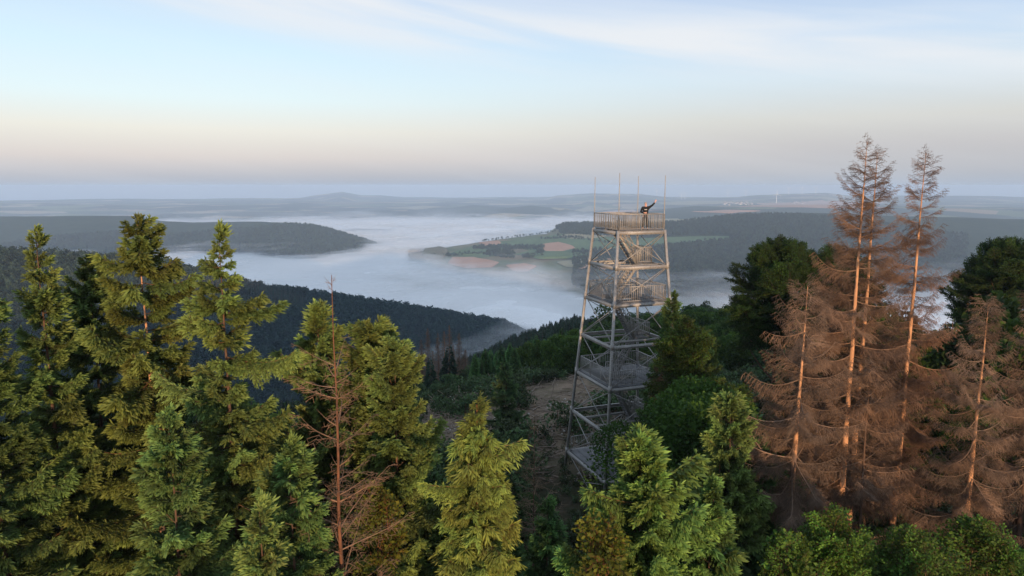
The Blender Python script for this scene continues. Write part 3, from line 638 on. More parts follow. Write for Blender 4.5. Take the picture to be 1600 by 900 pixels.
print('branch templates', sum(len(m.polygons) for f in BR.values() for _, ms_ in f for m in ms_))
TREES = []
def put_branch(root, fam, P, az, pitch, length, R, color, lenclamp=None):
    fl = BR[fam]; l, ms_ = min(fl, key=lambda q: abs(math.log(q[0] / max(length, .2))))
    s = length / l
    M = Matrix.Translation(Vector(P)) @ Matrix.Rotation(az, 4, 'Z') @ Matrix.Rotation(-pitch, 4, 'Y') @ Matrix.Rotation(R.normal(0, .22), 4, 'X') @ Matrix.Diagonal((s, s * R.uniform(.85, 1.15), s * R.uniform(.8, 1.2), 1))
    v_ = R.uniform(.78, 1.25) if 'dead' not in fam else R.uniform(.5, 1.35); w_ = R.uniform(.93, 1.07)
    return link('branch', ms_[R.integers(len(ms_))], root, mat=M, color=(color[0] * v_ * w_, color[1] * v_, color[2] * v_ / w_))
def tree(name, px, py, Y, label, cat='tree', fam='spruce', rmax=2.4, crown=.8, whorl=.42, per=5, color=(1, 1, 1), seed=1, power=.72, ptop=50, pbot=-8, rtrunk=None, tmat=None, tcolor=(1, 1, 1), wander=.12,
         group=None, gaps=0.0, lenvar=.25, fam2=None, split=.5, extra=(), leader=.5, zmin=None, lean=(0, 0), skip=.12, front=0.0, jit=8):
    R = np.random.default_rng(seed); T = at(px, py, Y); x, y = T[0], T[1]; zb = ground(x, y) - .15; Ht = T[2] - zb
    root = empty(name, (x, y, zb), label=label, cat=cat, group=group)
    rt = rtrunk or Ht * .0075; zz = np.linspace(0, 1, 14); wx = np.cumsum(R.normal(0, wander * .12, 14)); wy = np.cumsum(R.normal(0, wander * .12, 14)); wx -= wx[-1]; wy -= wy[-1]
    wx += lean[0] * (zz - 1) * Ht; wy += lean[1] * (zz - 1) * Ht
    g = Geo(); pts = np.stack([wx, wy, zz * Ht], 1); g.tube(pts, np.maximum(rt * (1 - zz) ** .85 * (1 + .35 * np.exp(-zz * 25)), .008), 9)
    link('trunk', g.mesh('trunk', [tmat or M_bark], smooth=True), root, color=tcolor)
    tx = lambda z: (np.interp(z, zz * Ht, wx), np.interp(z, zz * Ht, wy))
    depth = Ht * crown; h = skip; n = 0
    while h < depth:
        f = h / depth; rl = rmax * f ** power * (1 if f < .85 else 1 - (f - .85) * 1.2)
        k0 = R.uniform(0, 6.28); m_ = per if h > .5 else 3
        for k in range(m_):
            a = k0 + k * 2 * PI / m_ + R.normal(0, .25)
            if R.random() < gaps: continue
            if R.random() < front * max(0, math.cos(a + PI / 2)) * min(1, f * 3): continue
            ln = rl * R.uniform(1 - lenvar, 1 + lenvar) + .15
            if R.random() < .3: ln *= .6
            z = Ht - h + R.normal(0, whorl * .25); z = min(z, Ht - .06)
            pt = math.radians(ptop + (pbot - ptop) * f ** .55 + R.normal(0, jit)); X_ = tx(z)
            put_branch(root, (fam2 if fam2 and f > split else fam), (X_[0], X_[1], z), a, pt, ln, R, color); n += 1
        h += whorl * (.5 + .5 * min(1, h / 1.5)) * R.uniform(.8, 1.2)
        if n > 285: break
    if leader: put_branch(root, fam, (*tx(Ht - leader * .7), Ht - leader * .7), 0, PI / 2, leader, R, color)
    for (bpx, bpy_, bz, ln) in extra:             # single long limbs seen in the photo: tip pixel, height on the trunk
        tip = at(bpx, bpy_, Y); dx = tip[0] - x; z0 = zb + bz if bz else tip[2] - .2
        X_ = tx(z0 - zb); put_branch(root, fam, (X_[0], X_[1], z0 - zb), math.atan2(R.uniform(-.25, .25) * abs(dx), dx), math.atan2(tip[2] - z0, abs(dx)), math.hypot(dx, tip[2] - z0), R, color)
    TREES.append(root); return root

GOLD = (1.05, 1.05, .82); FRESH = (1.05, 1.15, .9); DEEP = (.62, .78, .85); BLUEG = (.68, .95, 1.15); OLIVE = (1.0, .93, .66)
SP = 'spruce_tree'
tree(SP, 341, 364, 20, 'tallest green spruce, thin open leader and long drooping limbs above the mist', rmax=2.5, crown=.86, seed=11, color=GOLD, power=.86, gaps=.22, lenvar=.4, ptop=35, whorl=.34,
     extra=[(437, 478, 0, 0), (322, 408, 0, 0), (290, 500, 0, 0), (476, 548, 0, 0), (232, 594, 0, 0), (458, 640, 0, 0), (296, 470, 0, 0), (405, 465, 0, 0), (225, 690, 0, 0), (368, 432, 0, 0), (482, 720, 0, 0)])
tree(SP, 214, 350, 22, 'bushy olive spruce with rusty inner twigs and pale trunk glimpses, left of the thin-topped spruce', rmax=3.0, crown=.9, seed=12, color=OLIVE, power=.5, gaps=.22, lenvar=.45, ptop=30, tmat=M_bare,
     extra=[(246, 352, 0, 0), (310, 432, 0, 0), (300, 450, 0, 0), (270, 410, 0, 0)])
tree(SP, 56, 371, 21, 'pointed yellow-green spruce standing at the far left edge of the forest', rmax=2.4, crown=.9, seed=13, color=GOLD, power=.8, gaps=.1, lenvar=.3)
tree(SP, 138, 412, 24, 'second spruce from the left edge, broad and shaded', rmax=3.0, crown=.85, seed=14, color=(.8, .85, .7), power=.6)
tree(SP, -40, 440, 19, 'dense spruce cut by the left edge of the picture', rmax=2.8, crown=.85, seed=15, color=(.85, .95, .75))
tree('fir_tree', 496, 488, 24, 'fir with golden upswept tip beside the bare red trunk', fam='rising', rmax=3.4, crown=.8, seed=16, color=GOLD, power=.62, ptop=58, pbot=5, gaps=.25, lenvar=.5)
tree('fir_tree', 578, 512, 25, 'fir with a golden arching top limb right of the bare red trunk', fam='rising', rmax=3.2, crown=.8, seed=17, color=GOLD, power=.55, ptop=50, pbot=5, gaps=.2, lenvar=.5, extra=[(596, 512, 0, 0), (548, 520, 0, 0)])
tree('fir_tree', 616, 540, 23.5, 'rounded fir with glowing yellow-green right flank facing the clearing', fam='rising', rmax=2.3, crown=.8, seed=18, color=GOLD, power=.42, ptop=50, pbot=0, gaps=.15, lenvar=.45, extra=[(634, 545, 0, 0), (634, 606, 0, 0)])
tree('young_spruce', 745, 632, 18.5, 'young yellow-green spruce with hanging twigs in front of the clearing', fam='drooping', rmax=1.75, crown=.62, whorl=.24, per=6, seed=19, color=(1.35, 1.28, .85), power=.80, ptop=40, pbot=-12, lenvar=.22, tmat=M_bark, tcolor=(2.6, 1.7, 1.1), leader=.4,
     extra=[(815, 690, 0, 0), (660, 745, 0, 0)])
tree('fir_tree', 1003, 692, 16.5, 'bright green fir with tufted shoots in front of the tower base', fam='rising', rmax=2.5, crown=.7, whorl=.32, per=6, seed=20, color=(1.05, 1.25, .85), power=.58, ptop=58, pbot=0, gaps=.18, lenvar=.5, extra=[(1100, 750, 0, 0), (912, 778, 0, 0), (1130, 840, 0, 0)])
tree('fir_tree', 1142, 628, 25, 'small sunlit fir between the birch and the peeled dead trunk', fam='rising', rmax=1.5, crown=.5, seed=21, color=FRESH, power=.5, ptop=50, pbot=5, lenvar=.3)
tree('fir_tree', 1116, 762, 17, 'slender dark green fir right of the bright tufted fir', fam='rising', rmax=1.0, crown=.5, whorl=.3, seed=22, color=(.8, 1.05, .8), power=.6, ptop=50)
tree(SP, 452, 700, 15.5, 'low grey-green spruce under the bare red trunk', rmax=1.7, crown=.6, seed=23, color=(.85, 1.0, .8), power=.6)
tree(SP, 262, 655, 16.5, 'fresh green spruce in front of the thin-topped spruce', rmax=1.9, crown=.6, seed=24, color=(.85, 1.02, .85), power=.7, gaps=.15)
tree('young_spruce', 405, 800, 13, 'short spruce with pale yellow tips at the bottom edge', rmax=1.2, crown=.6, seed=25, color=GOLD, power=.7)
tree('young_spruce', 628, 705, 27, 'dark spruce between the rounded fir and the young yellow spruce', rmax=1.7, crown=.7, seed=26, color=DEEP, power=.7)
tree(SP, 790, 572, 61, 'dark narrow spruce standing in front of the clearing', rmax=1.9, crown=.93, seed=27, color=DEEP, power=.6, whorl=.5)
tree('young_spruce', 855, 790, 21, 'dark green young spruce right of the yellow spruce', rmax=1.6, crown=.8, seed=28, color=(.6, .85, .75), power=.8)
# dead trees
DT = 'dead_spruce'; TW = (1.0, .92, .88)
tree(DT, 518, 430, 16, 'bare dead tree with thin reddish trunk and few curved branches', 'dead tree', fam='bare', rmax=1.9, crown=.68, whorl=.42, per=5, seed=31, skip=2.2, front=.5, color=(.95, .8, .72), power=.6, ptop=25, pbot=30, rtrunk=.115, tcolor=(1.35, 1.05, .9), gaps=.15, lenvar=.4, leader=.2, wander=.22, extra=[(503, 432, 0, 0), (527, 428, 0, 0), (508, 440, 0, 0)])
tree(DT, 1355, 221, 32, 'tallest dead spruce, twiggy leader against the sky', 'dead tree', fam='deadopen', fam2='dead', front=.9, split=.28, rmax=3.5, crown=.80, whorl=.42, per=5, seed=32, color=(.9, .78, .72), power=.62, ptop=38, pbot=-14, rtrunk=.20, tmat=M_bare, gaps=.18, wander=.1)
tree(DT, 1371, 238, 32.8, 'second trunk of the tall dead pair, slightly shorter top', 'dead tree', fam='deadopen', fam2='dead', front=.9, split=.28, rmax=3.5, crown=.78, whorl=.45, per=5, seed=33, color=(.9, .78, .72), power=.62, ptop=35, pbot=-14, rtrunk=.20, tmat=M_bare, gaps=.2, wander=.1)
tree(DT, 1262, 448, 26, 'dead spruce with smooth peeled orange trunk nearest the tower', 'dead tree', fam='dead', front=.75, jit=17, rmax=2.6, crown=.56, whorl=.36, per=5, seed=34, color=TW, power=.50, ptop=20, pbot=-14, rtrunk=.20, tmat=M_bare, gaps=.1, lean=(.018, 0), lenvar=.35)
tree(DT, 1447, 238, 34, 'pointed dead spruce right of the tall pair', 'dead tree', fam='deadopen', fam2='dead', front=.9, split=.2, rmax=2.8, crown=.84, whorl=.38, per=5, seed=35, color=(.95, .78, .70), power=.6, ptop=35, pbot=-14, rtrunk=.19, tmat=M_bare)
tree(DT, 1545, 470, 28, 'brown dead spruce with straight trunk near the right edge', 'dead tree', fam='dead', front=.75, jit=17, rmax=2.5, crown=.8, seed=36, color=TW, power=.55, ptop=25, pbot=-12, rtrunk=.17, tmat=M_bare)
tree(DT, 1305, 405, 37, 'dead spruce with bare upswept side limbs left of the tall pair', 'dead tree', fam='deadopen', fam2='dead', front=.9, split=.15, rmax=3.0, crown=.8, gaps=.2, seed=37, color=(.85, .72, .64), power=.55, ptop=40, pbot=-10, rtrunk=.17)
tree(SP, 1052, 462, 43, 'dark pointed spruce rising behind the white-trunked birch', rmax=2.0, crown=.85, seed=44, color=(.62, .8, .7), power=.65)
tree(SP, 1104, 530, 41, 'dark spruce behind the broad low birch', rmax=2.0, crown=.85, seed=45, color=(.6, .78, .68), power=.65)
tree(DT, 1640, 420, 31, 'dead spruce cut by the right edge of the picture', 'dead tree', fam='dead', front=.75, jit=17, rmax=2.8, crown=.84, seed=39, color=TW, power=.6, ptop=30, pbot=-12, rtrunk=.16)
tree(DT, 1362, 560, 27, 'low dead spruce of tangled brown twigs below the tall pair', 'dead tree', fam='dead', front=.75, jit=17, rmax=2.4, crown=.86, gaps=.2, seed=41, color=(.9, .78, .7), power=.5, ptop=20, pbot=-14, rtrunk=.10)
tree('dead_sapling', 836, 634, 26, 'spindly dead sapling with bare grey branches left of the tower', 'dead tree', fam='bare', rmax=1.7, crown=.6, whorl=.36, per=4, seed=42, color=(.9, .85, .75), power=.8, ptop=38, pbot=20, rtrunk=.06, gaps=.1)
tree('dead_sapling', 1034, 560, 42, 'thin reddish dead sapling against the tower stairs', 'dead tree', fam='dead', front=.75, jit=17, rmax=1.3, crown=.6, whorl=.42, per=4, seed=43, color=(.9, .55, .45), power=.6, ptop=20, pbot=0, rtrunk=.06)
# broadleaved
def broad(name, px, py, Y, rad, low, label, seed, n=120, color=(1, 1, 1), tmat=None, rt=None, cat='tree', lean=0):
    R = np.random.default_rng(seed); T = at(px, py, Y); x, y = T[0], T[1]; zb = ground(x, y) - .15; Ht = T[2] - zb; low = max(low, .3)
    root = empty(name, (x, y, zb), label=label, cat=cat)
    g = Geo(); zz = np.linspace(0, 1, 10); g.tube(np.stack([np.cumsum(R.normal(0, .06, 10)), np.cumsum(R.normal(0, .06, 10)), zz * Ht * .93], 1), np.maximum((rt or Ht * .012) * (1 - zz * .9), .02), 8)
    link('trunk', g.mesh('trunk', [tmat or M_bark], smooth=True), root)
    cz = (Ht + low) / 2; hz = (Ht - low) / 2
    lump = R.uniform(.78, 1.12, (6, 8))
    for i in range(n):
        v = R.normal(size=3); v /= np.linalg.norm(v); v[2] = v[2] if v[2] > -.7 else -v[2]
        a = math.atan2(v[1], v[0]); k = lump[int((v[2] + 1) / 2 * 5.99), int((a + PI) / (2 * PI) * 7.99)]
        tip = np.array([v[0] * rad * k, v[1] * rad * k, cz + v[2] * hz * (k if v[2] < .8 else 1)])
        ln = min(R.uniform(.5, .8) * rad + .4, 4.2); dirv = unit(v * np.array([1, 1, .7]) + np.array([0, 0, .25]) + R.normal(0, .2, 3)); P = tip - dirv * ln
        put_branch(root, 'leafy', tuple(P), math.atan2(dirv[1], dirv[0]), math.asin(dirv[2]), ln, R, color)
        if i % 6 == 0:
            pass
    m_ = Geo()                                          # limbs from the trunk to the outer branches
    for i in range(9):
        a = R.uniform(0, 2 * PI); z0 = R.uniform(low * .7, Ht * .7); q = np.array([math.cos(a) * rad * .6, math.sin(a) * rad * .6, min(z0 + rad * .6, Ht * .92)])
        l_ = Geo(); l_.tube([np.array([0, 0, z0]), np.array([q[0] * .45, q[1] * .45, z0 + (q[2] - z0) * .35]), q], [Ht * .006, Ht * .004, .015], 6); link('limb', l_.mesh('limb', [tmat or M_bark]), root)
    TREES.append(root); return root
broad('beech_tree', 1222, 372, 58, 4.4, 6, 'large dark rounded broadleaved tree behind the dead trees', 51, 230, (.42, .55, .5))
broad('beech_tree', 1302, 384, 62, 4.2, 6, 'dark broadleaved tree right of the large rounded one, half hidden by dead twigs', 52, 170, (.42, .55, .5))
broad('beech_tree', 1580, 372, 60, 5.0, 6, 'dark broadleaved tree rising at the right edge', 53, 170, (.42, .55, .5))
broad('birch_tree', 1070, 498, 38, 2.0, 4, 'leafy birch with white trunk in front of the tower right leg', 54, 140, (.78, .82, .7), M_birch, .14)
broad('birch_tree', 1126, 596, 35, 2.3, 2.5, 'broad low birch right of the white-trunked birch', 55, 115, (.85, .9, .75), M_birch, .1)
broad('green_bush', 1300, 796, 19, 1.7, 1, 'bright green leafy bush at the foot of the dead pair', 56, 80, (1.1, 1.3, .9), cat='bush')
broad('green_bush', 1236, 838, 18, 1.3, 1, 'small green bush by the peeled trunk foot', 57, 60, (1.0, 1.2, .85), cat='bush')
broad('green_bush', 1420, 830, 19, 1.9, 1, 'green bush at the bottom between the pointed dead spruce and the tall pair', 58, 70, (.9, 1.1, .8), cat='bush')
broad('green_bush', 1540, 820, 21, 2.2, 1, 'green bush in the bottom right corner', 59, 70, (.9, 1.1, .8), cat='bush')
broad('green_bush', 586, 760, 19, 1.1, 1, 'yellowing bush with reddish stems right of the bare red trunk', 60, 60, (1.3, .95, .6), cat='bush')
broad('green_bush', 940, 800, 15, .9, 1, 'reddish-green sapling at the left of the bright tufted fir', 61, 40, (1.3, .95, .6), cat='bush')

# ------------------------------------------------------------ forest templates: one crown mesh each, shared by many trees
def conifer_mesh(name, h, r, n, seed, mats, stick=.0, w=.55):
    R = np.random.default_rng(seed); u = R.random(n) ** .62; lev = np.round(u * h / .42) * .42 / h * .5 + u * .5; z = h * (1 - lev) ; rad = r * lev ** .8 * R.uniform(.72, 1.15, n) + .08
    a = R.uniform(0, 2 * PI, n); dirh = np.stack([np.cos(a), np.sin(a), np.zeros(n)], 1); s_ = R.uniform(.15, .7, n)
    P = dirh * (rad * s_)[:, None] + np.stack([np.zeros(n), np.zeros(n), z + rad * .12], 1); D = unit(dirh + np.stack([R.normal(0, .25, n), R.normal(0, .25, n), R.normal(-.22, .2, n) + .5 * (1 - np.minimum(1, lev * 3))], 1))
    Ln = rad * (1 - s_) + .15; tn = np.clip(.15 + .5 * s_ + R.normal(0, .15, n), 0, 1)
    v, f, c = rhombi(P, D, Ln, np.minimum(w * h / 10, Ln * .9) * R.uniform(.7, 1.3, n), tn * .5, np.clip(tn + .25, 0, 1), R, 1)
    g = Geo(); g.tube([(0, 0, -1), (0, 0, h * .5), (0, 0, h)], [h * .014, h * .009, .02], 5); wv = np.concatenate(g.v); wt = np.concatenate(g.q); wt = np.concatenate([wt[:, [0, 1, 2]], wt[:, [0, 2, 3]]])
    return (mesh_from(name, v, f, [mats[1]], None, c), mesh_from('trunk', wv, wt, [mats[0]]), (v, f, c), (wv, wt))
def broad_mesh(name, h, r, n, seed, mats, sz=.5, low=.12):
    R = np.random.default_rng(seed); k = 9; cen = np.stack([R.normal(0, r * .38, k), R.normal(0, r * .38, k), h * (low + .12 + (.84 - low) * R.random(k))], 1); cen[0] = (0, 0, h * .78)
    cr_ = r * R.uniform(.45, .68, k) * np.clip(1.3 - .6 * cen[:, 2] / h, .6, 1); j = R.integers(0, k, n); v = unit(R.normal(size=(n, 3))); v[:, 2] = np.where(v[:, 2] < -.4, -v[:, 2], v[:, 2])
    P = cen[j] + v * (cr_[j] * R.uniform(.7, 1.08, n))[:, None]; P[:, 2] = np.maximum(P[:, 2], .1); D = unit(v + R.normal(0, .8, (n, 3)))
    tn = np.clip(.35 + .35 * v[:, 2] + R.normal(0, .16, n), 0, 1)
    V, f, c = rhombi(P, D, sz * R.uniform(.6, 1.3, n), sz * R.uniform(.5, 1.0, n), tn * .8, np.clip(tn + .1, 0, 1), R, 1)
    g = Geo(); g.tube([(0, 0, -1), (0, 0, h * .75)], [h * .017, .03], 5); wv = np.concatenate(g.v); wt = np.concatenate(g.q); wt = np.concatenate([wt[:, [0, 1, 2]], wt[:, [0, 2, 3]]])
    return (mesh_from(name, V, f, [mats[1]], None, c), mesh_from('trunk', wv, wt, [mats[0]]), (V, f, c), (wv, wt))
def dead_mesh(h, r, n, seed):
    R = np.random.default_rng(seed); u = R.random(n) ** .8; z = h * (1 - u * .8); a = R.uniform(0, 2 * PI, n); rad = r * u ** .6 * R.uniform(.5, 1.15, n) + .15; d_ = np.stack([np.cos(a), np.sin(a), R.normal(-.1, .25, n)], 1)
    P0 = np.stack([np.zeros(n), np.zeros(n), z], 1) + d_ * (rad * R.uniform(0, .6, n))[:, None]; P1 = P0 + unit(d_ + R.normal(0, .35, (n, 3))) * (rad * .55)[:, None]
    v, f, c = sticks(P0, P1, np.full(n, .032), np.full(n, .016)); return mesh_from('crown', v, f, [M_twig], None, c)
CON = [conifer_mesh('crown', 10, 2.0 + .25 * i, 2400, 60 + i, (M_bark, M_needle)) for i in range(4)]
BRO = [broad_mesh('crown', 9, 2.9, 1800, 70 + i, (M_bark, M_leaf)) for i in range(4)]
BRN = [broad_mesh('crown', 9, 3.2, 14000, 170 + i, (M_bark, M_leaf), sz=.15, low=.02) for i in range(3)]      # finer leaves for the shrubs close by
def plant(kind, k, x, y, s, rz, label, cat, group, name, color=(1, 1, 1), sz=1.0):
    t_ = CON[k] if kind == 'c' else (BRN[k % 3] if kind == 'n' else BRO[k]); z = ground(x, y)
    root = empty(name, (x, y, z - .1), rz, label=label, cat=cat, group=group); root.scale = (s, s, s * sz)
    link('crown', t_[0], root, color=color); link('trunk', t_[1], root); return root
# visible positions on the hillside beyond the clearing
def seen_filter(x, y, top):
    """keep spots whose tree tops clear the land in front of them"""
    az = np.arctan2(x, y); R_ = np.hypot(x, y); z = H(x, y) + top; ok = np.ones(len(x), bool); sl_ = z / R_
    for q in np.linspace(.12, .97, 26):
        rr_ = R_ * q; m_ = rr_ > 45; hh = H(rr_ * np.sin(az), rr_ * np.cos(az)); ok &= ~(m_ & (hh / rr_ > sl_ + .004))
    return ok
def jitter_grid(pxa, pxb, R0, R1, step, R):
    A0, A1 = azr(pxa, 500, 100)[0], azr(pxb, 500, 100)[0]; xs = []; ys = []; r_ = R0
    while r_ < R1:
        n = max(1, int((A1 - A0) * r_ / step)); a = A0 + (A1 - A0) * (np.arange(n) + R.random(n)) / n; rr_ = r_ + R.uniform(-.5, .5, n) * step; xs.append(rr_ * np.sin(a)); ys.append(rr_ * np.cos(a)); r_ += step * .92
    return np.concatenate(xs), np.concatenate(ys)
R_ = np.random.default_rng(99)
x, y = jitter_grid(-250, 1900, 91, 470, 3.5, R_); k_ = seen_filter(x, y, 8); u_ = 800 + F * x / y * .98; k_ &= ~((u_ > 596) & (u_ < 738) & (np.hypot(x, y) < 186)); x, y = x[k_], y[k_]
Rr = np.hypot(x, y); px_ = 800 + F * x / y * .98
# conifer plantation to the left and middle, broadleaved wood to the right and along the clearing edge
isb = (fbm(x / 45, y / 45, 3, 30) + np.clip((px_ - 960) / 160, -1.1, 1) * .8 + np.where((Rr < 125) & (px_ > 700), .9, 0)) > .12
isb = isb & ~((px_ > 590) & (px_ < 930) & (Rr > 135))
isb = np.where(px_ < 600, fbm(x / 40, y / 40, 3, 31) > .1, isb)
core = (px_ > 590) & (px_ < 1190)
prio = np.where(core, Rr, 1e4 + Rr); order = np.argsort(prio); singles = {True: 0, False: 0}; rest = []
for i in order:
    b = bool(isb[i]); s = float(R_.uniform(.50, .82)) * (.8 if Rr[i] < 120 else 1); rz = float(R_.uniform(0, 6.28)); tone = R_.uniform(.7, 1.15)
    if core[i] and singles[b] < 285:
        singles[b] += 1
        if b: plant('b', int(R_.integers(4)), x[i], y[i], s, rz, 'broadleaved tree of the mixed wood covering the hillside beyond the clearing', 'tree', 'broadleaved trees on the hillside beyond the clearing', 'broadleaved_tree', tuple(tone * q_ * (1.15 if Rr[i] < 135 else .95) for q_ in (.8, .92, .85)), 1.0)
        else: plant('c', int(R_.integers(4)), x[i], y[i], s, rz, 'dark conifer of the plantation covering the hillside beyond the clearing', 'tree', 'conifers on the hillside beyond the clearing', 'conifer_tree', (tone * .95, tone * 1.4, tone * 1.35), 1.0)
    else: rest.append((x[i], y[i], s, rz, b))
def scatter(name, label, spots, templates, kindv='stuff'):
    """spots: (x, y, z, scale, rotation, template index) -> one object that puts a copy of a template at every spot"""
    sp_ = np.asarray(spots, float); me = mesh_from(name, sp_[:, :3], [], []) if False else bpy.data.meshes.new(name)
    me.vertices.add(len(sp_)); me.vertices.foreach_set('co', sp_[:, :3].astype(np.float32).ravel())
    for nm, col_, ty in (('scl', 3, 'FLOAT'), ('rot', 4, 'FLOAT'), ('idx', 5, 'INT')):
        a = me.attributes.new(nm, ty, 'POINT'); a.data.foreach_set('value', sp_[:, col_].astype(np.float32 if ty == 'FLOAT' else np.int32))
    o = link(name, me); tag(o, label, kind=kindv)
    ng = bpy.data.node_groups.new(name, 'GeometryNodeTree'); ng.interface.new_socket('Geometry', in_out='INPUT', socket_type='NodeSocketGeometry'); ng.interface.new_socket('Geometry', in_out='OUTPUT', socket_type='NodeSocketGeometry')
    gi = ng.nodes.new('NodeGroupInput'); go = ng.nodes.new('NodeGroupOutput'); iop = ng.nodes.new('GeometryNodeInstanceOnPoints'); jn = ng.nodes.new('GeometryNodeJoinGeometry')
    for t_ in reversed(templates):
        oi = ng.nodes.new('GeometryNodeObjectInfo'); oi.transform_space = 'ORIGINAL'; oi.inputs['Object'].default_value = t_; oi.inputs['As Instance'].default_value = True; ng.links.new(oi.outputs['Geometry'], jn.inputs[0])
    def attr(nm, ty):
        a = ng.nodes.new('GeometryNodeInputNamedAttribute'); a.data_type = ty; a.inputs['Name'].default_value = nm; return a.outputs[0]
    cx_ = ng.nodes.new('ShaderNodeCombineXYZ'); ng.links.new(attr('rot', 'FLOAT'), cx_.inputs[2])
    ng.links.new(gi.outputs[0], iop.inputs['Points']); ng.links.new(jn.outputs[0], iop.inputs['Instance']); iop.inputs['Pick Instance'].default_value = True
    ng.links.new(attr('idx', 'INT'), iop.inputs['Instance Index']); ng.links.new(cx_.outputs[0], iop.inputs['Rotation'])
    sc_ = ng.nodes.new('ShaderNodeCombineXYZ'); sa = attr('scl', 'FLOAT')
    for k in range(3): ng.links.new(sa, sc_.inputs[k])
    ng.links.new(sc_.outputs[0], iop.inputs['Scale']); ng.links.new(iop.outputs[0], go.inputs[0])
    md = o.modifiers.new('scatter', 'NODES'); md.node_group = ng; return o
# the templates are the first real trees planted of each form, seen at the near edge of the woods
M_farc = foliage_mat('far_conifer', (.012, .028, .016), (.055, .095, .048), .1, usecolor=False); M_farb = foliage_mat('far_broadleaf', (.010, .024, .014), (.034, .058, .034), .1, usecolor=False)
def single(kind, k, seed, n, mats, h, r, **kw):
    f = conifer_mesh if kind == 'c' else broad_mesh; A = f('crown', h, r, n, seed, mats, **kw); v, t, c = A[2]; wv, wt = A[3]
    V, T, C, M = join_parts([(v, t, c, np.ones(len(t), int)), (wv, wt, np.full(len(wv), .3), np.zeros(len(wt), int))]); return mesh_from('edge_tree', V, T, list(mats), M, C)
def template(me, px, py, Y, label):
    T = at(px, py, Y); o = link('edge_tree', me, loc=(T[0], T[1], ground(T[0], T[1]) - .2)); tag(o, label, 'tree'); return o
M_edge = foliage_mat('edge_foliage', (.018, .040, .016), (.085, .125, .045), .15, usecolor=False)
TM = [template(single('c', 0, 80, 900, (M_bark, M_farc), 10, 2.1), 672, 560, 120, 'slim dark conifer at the foot of the dead stand left of the clearing'),
      template(single('c', 1, 81, 700, (M_bark, M_farc), 10, 2.5), 702, 560, 112, 'wide dark conifer at the upper edge of the clearing'),
      template(single('b', 0, 82, 1100, (M_bark, M_edge), 9, 3.0), 640, 560, 125, 'round dark broadleaf at the edge of the dead stand'),
      template(single('b', 1, 83, 1100, (M_bark, M_edge), 9, 3.3), 948, 545, 104, 'broad dark tree at the clearing edge behind the tower left legs')]
xq, yq = jitter_grid(590, 744, 92, 188, 2.8, R_); rest += [(a, b, float(R_.uniform(.22, .45)), 0.0, True) for a, b in zip(xq, yq)]
if rest: scatter('hillside_woods', 'dark mixed woods running down the hillside', [(a, b, ground(a, b) - .2, s, rz, (2 if br else 0) + int(R_.integers(2))) for a, b, s, rz, br in rest], TM)
# left ridge, 800 to 1200 m away: closed broadleaved canopy with some conifers
def lump(seed, h, r, n, mats, kind):
    return single(kind, 0, seed, n, mats, h, r, **(dict(sz=2.6, low=.3) if kind == 'b' else dict(w=1.2)))
x, y = jitter_grid(-320, 900, 330, 1230, 6.6, R_); z = H(x, y); k_ = seen_filter(x, y, 10) & (z > -285) & ~((np.hypot(x, y) < 620) & (x / y > azr(590, 500, 100)[0])); x, y, z = x[k_], y[k_], z[k_]
FT = [template(lump(90, 12, 4.2, 110, (M_bark, M_farb), 'b'), 560, 540, 300, 'low rounded broadleaf in the dip behind the golden firs'), template(lump(91, 13, 4.8, 110, (M_bark, M_farb), 'b'), 655, 545, 290, 'broad rounded broadleaf in the dip behind the dead stand'),
      template(lump(92, 15, 2.6, 110, (M_bark, M_farc), 'c'), 610, 545, 320, 'pointed conifer in the dip behind the golden firs')]
idx = np.where(fbm(x / 120, y / 120, 3, 40) > .25, 2, R_.integers(0, 2, len(x)))
scatter('ridge_woods', 'unbroken woods covering the dark ridge left of the valley', np.stack([x, y, z - .5, R_.uniform(.65, 1.15, len(x)), R_.uniform(0, 6.28, len(x)), idx], 1), FT)
# far ridges beyond the mist
def far_cover(name, label, pxa, pxb, R0, R1, step, zmin, cond=None):
    x, y = jitter_grid(pxa, pxb, R0, R1, step, R_); z = H(x, y); k_ = z > zmin
    if cond is not None: k_ &= cond(x, y, z)
    x, y, z = x[k_], y[k_], z[k_]
    scatter(name, label, np.stack([x, y, z - 2, R_.uniform(.7, 1.25, len(x)), R_.uniform(0, 6.28, len(x)), R_.integers(0, 2, len(x))], 1), FT)
def fieldpx(x, y, z):
    cp, sp2 = math.cos(PITCH), math.sin(PITCH); zc = y * cp - z * sp2; return 800 + F * x / zc, 450 - F * (y * sp2 + z * cp) / zc
def inpoly(u, v, P):
    c = np.zeros(u.shape, bool)
    for i in range(len(P)):
        (x1, y1), (x2, y2) = P[i], P[i - 1]
        if y1 != y2: c ^= ((y1 > v) != (y2 > v)) & (u < (x2 - x1) * (v - y1) / (y2 - y1) + x1)
    return c
MEADOWS = [[(900, 368), (1000, 371), (1078, 368), (1142, 368), (1142, 374), (1075, 381), (1000, 389), (900, 394)], [(990, 340), (1125, 340), (1060, 348), (990, 350)]]
def right_cond(x, y, z):
    u, v = fieldpx(x, y, z); ok = np.ones(len(x), bool)
    for P in MEADOWS: ok &= ~inpoly(u, v, P)
    line = np.interp(u, [640, 860, 875, 905, 1000, 1060, 1400], [300, 345, 366, 368, 372, 400, 400])     # farmland left of the wood
    wood = (v < line) & (u > 866) | (u > 1010) | ((u > 895) & (v > 392)) | ((v > 393) & (v < 404) & (u > 760) & (u < 850) & (fbm(x / 70, y / 70, 2, 3) > -.1)) | ((v > 386) & (v < 391) & (u > 740) & (u < 850))
    return ok & wood & (v < 470)
far_cover('valley_side_woods', 'blue hazy woods on the long ridge across the valley right of the fields', 690, 1500, 1650, 3120, 11, -268, right_cond)
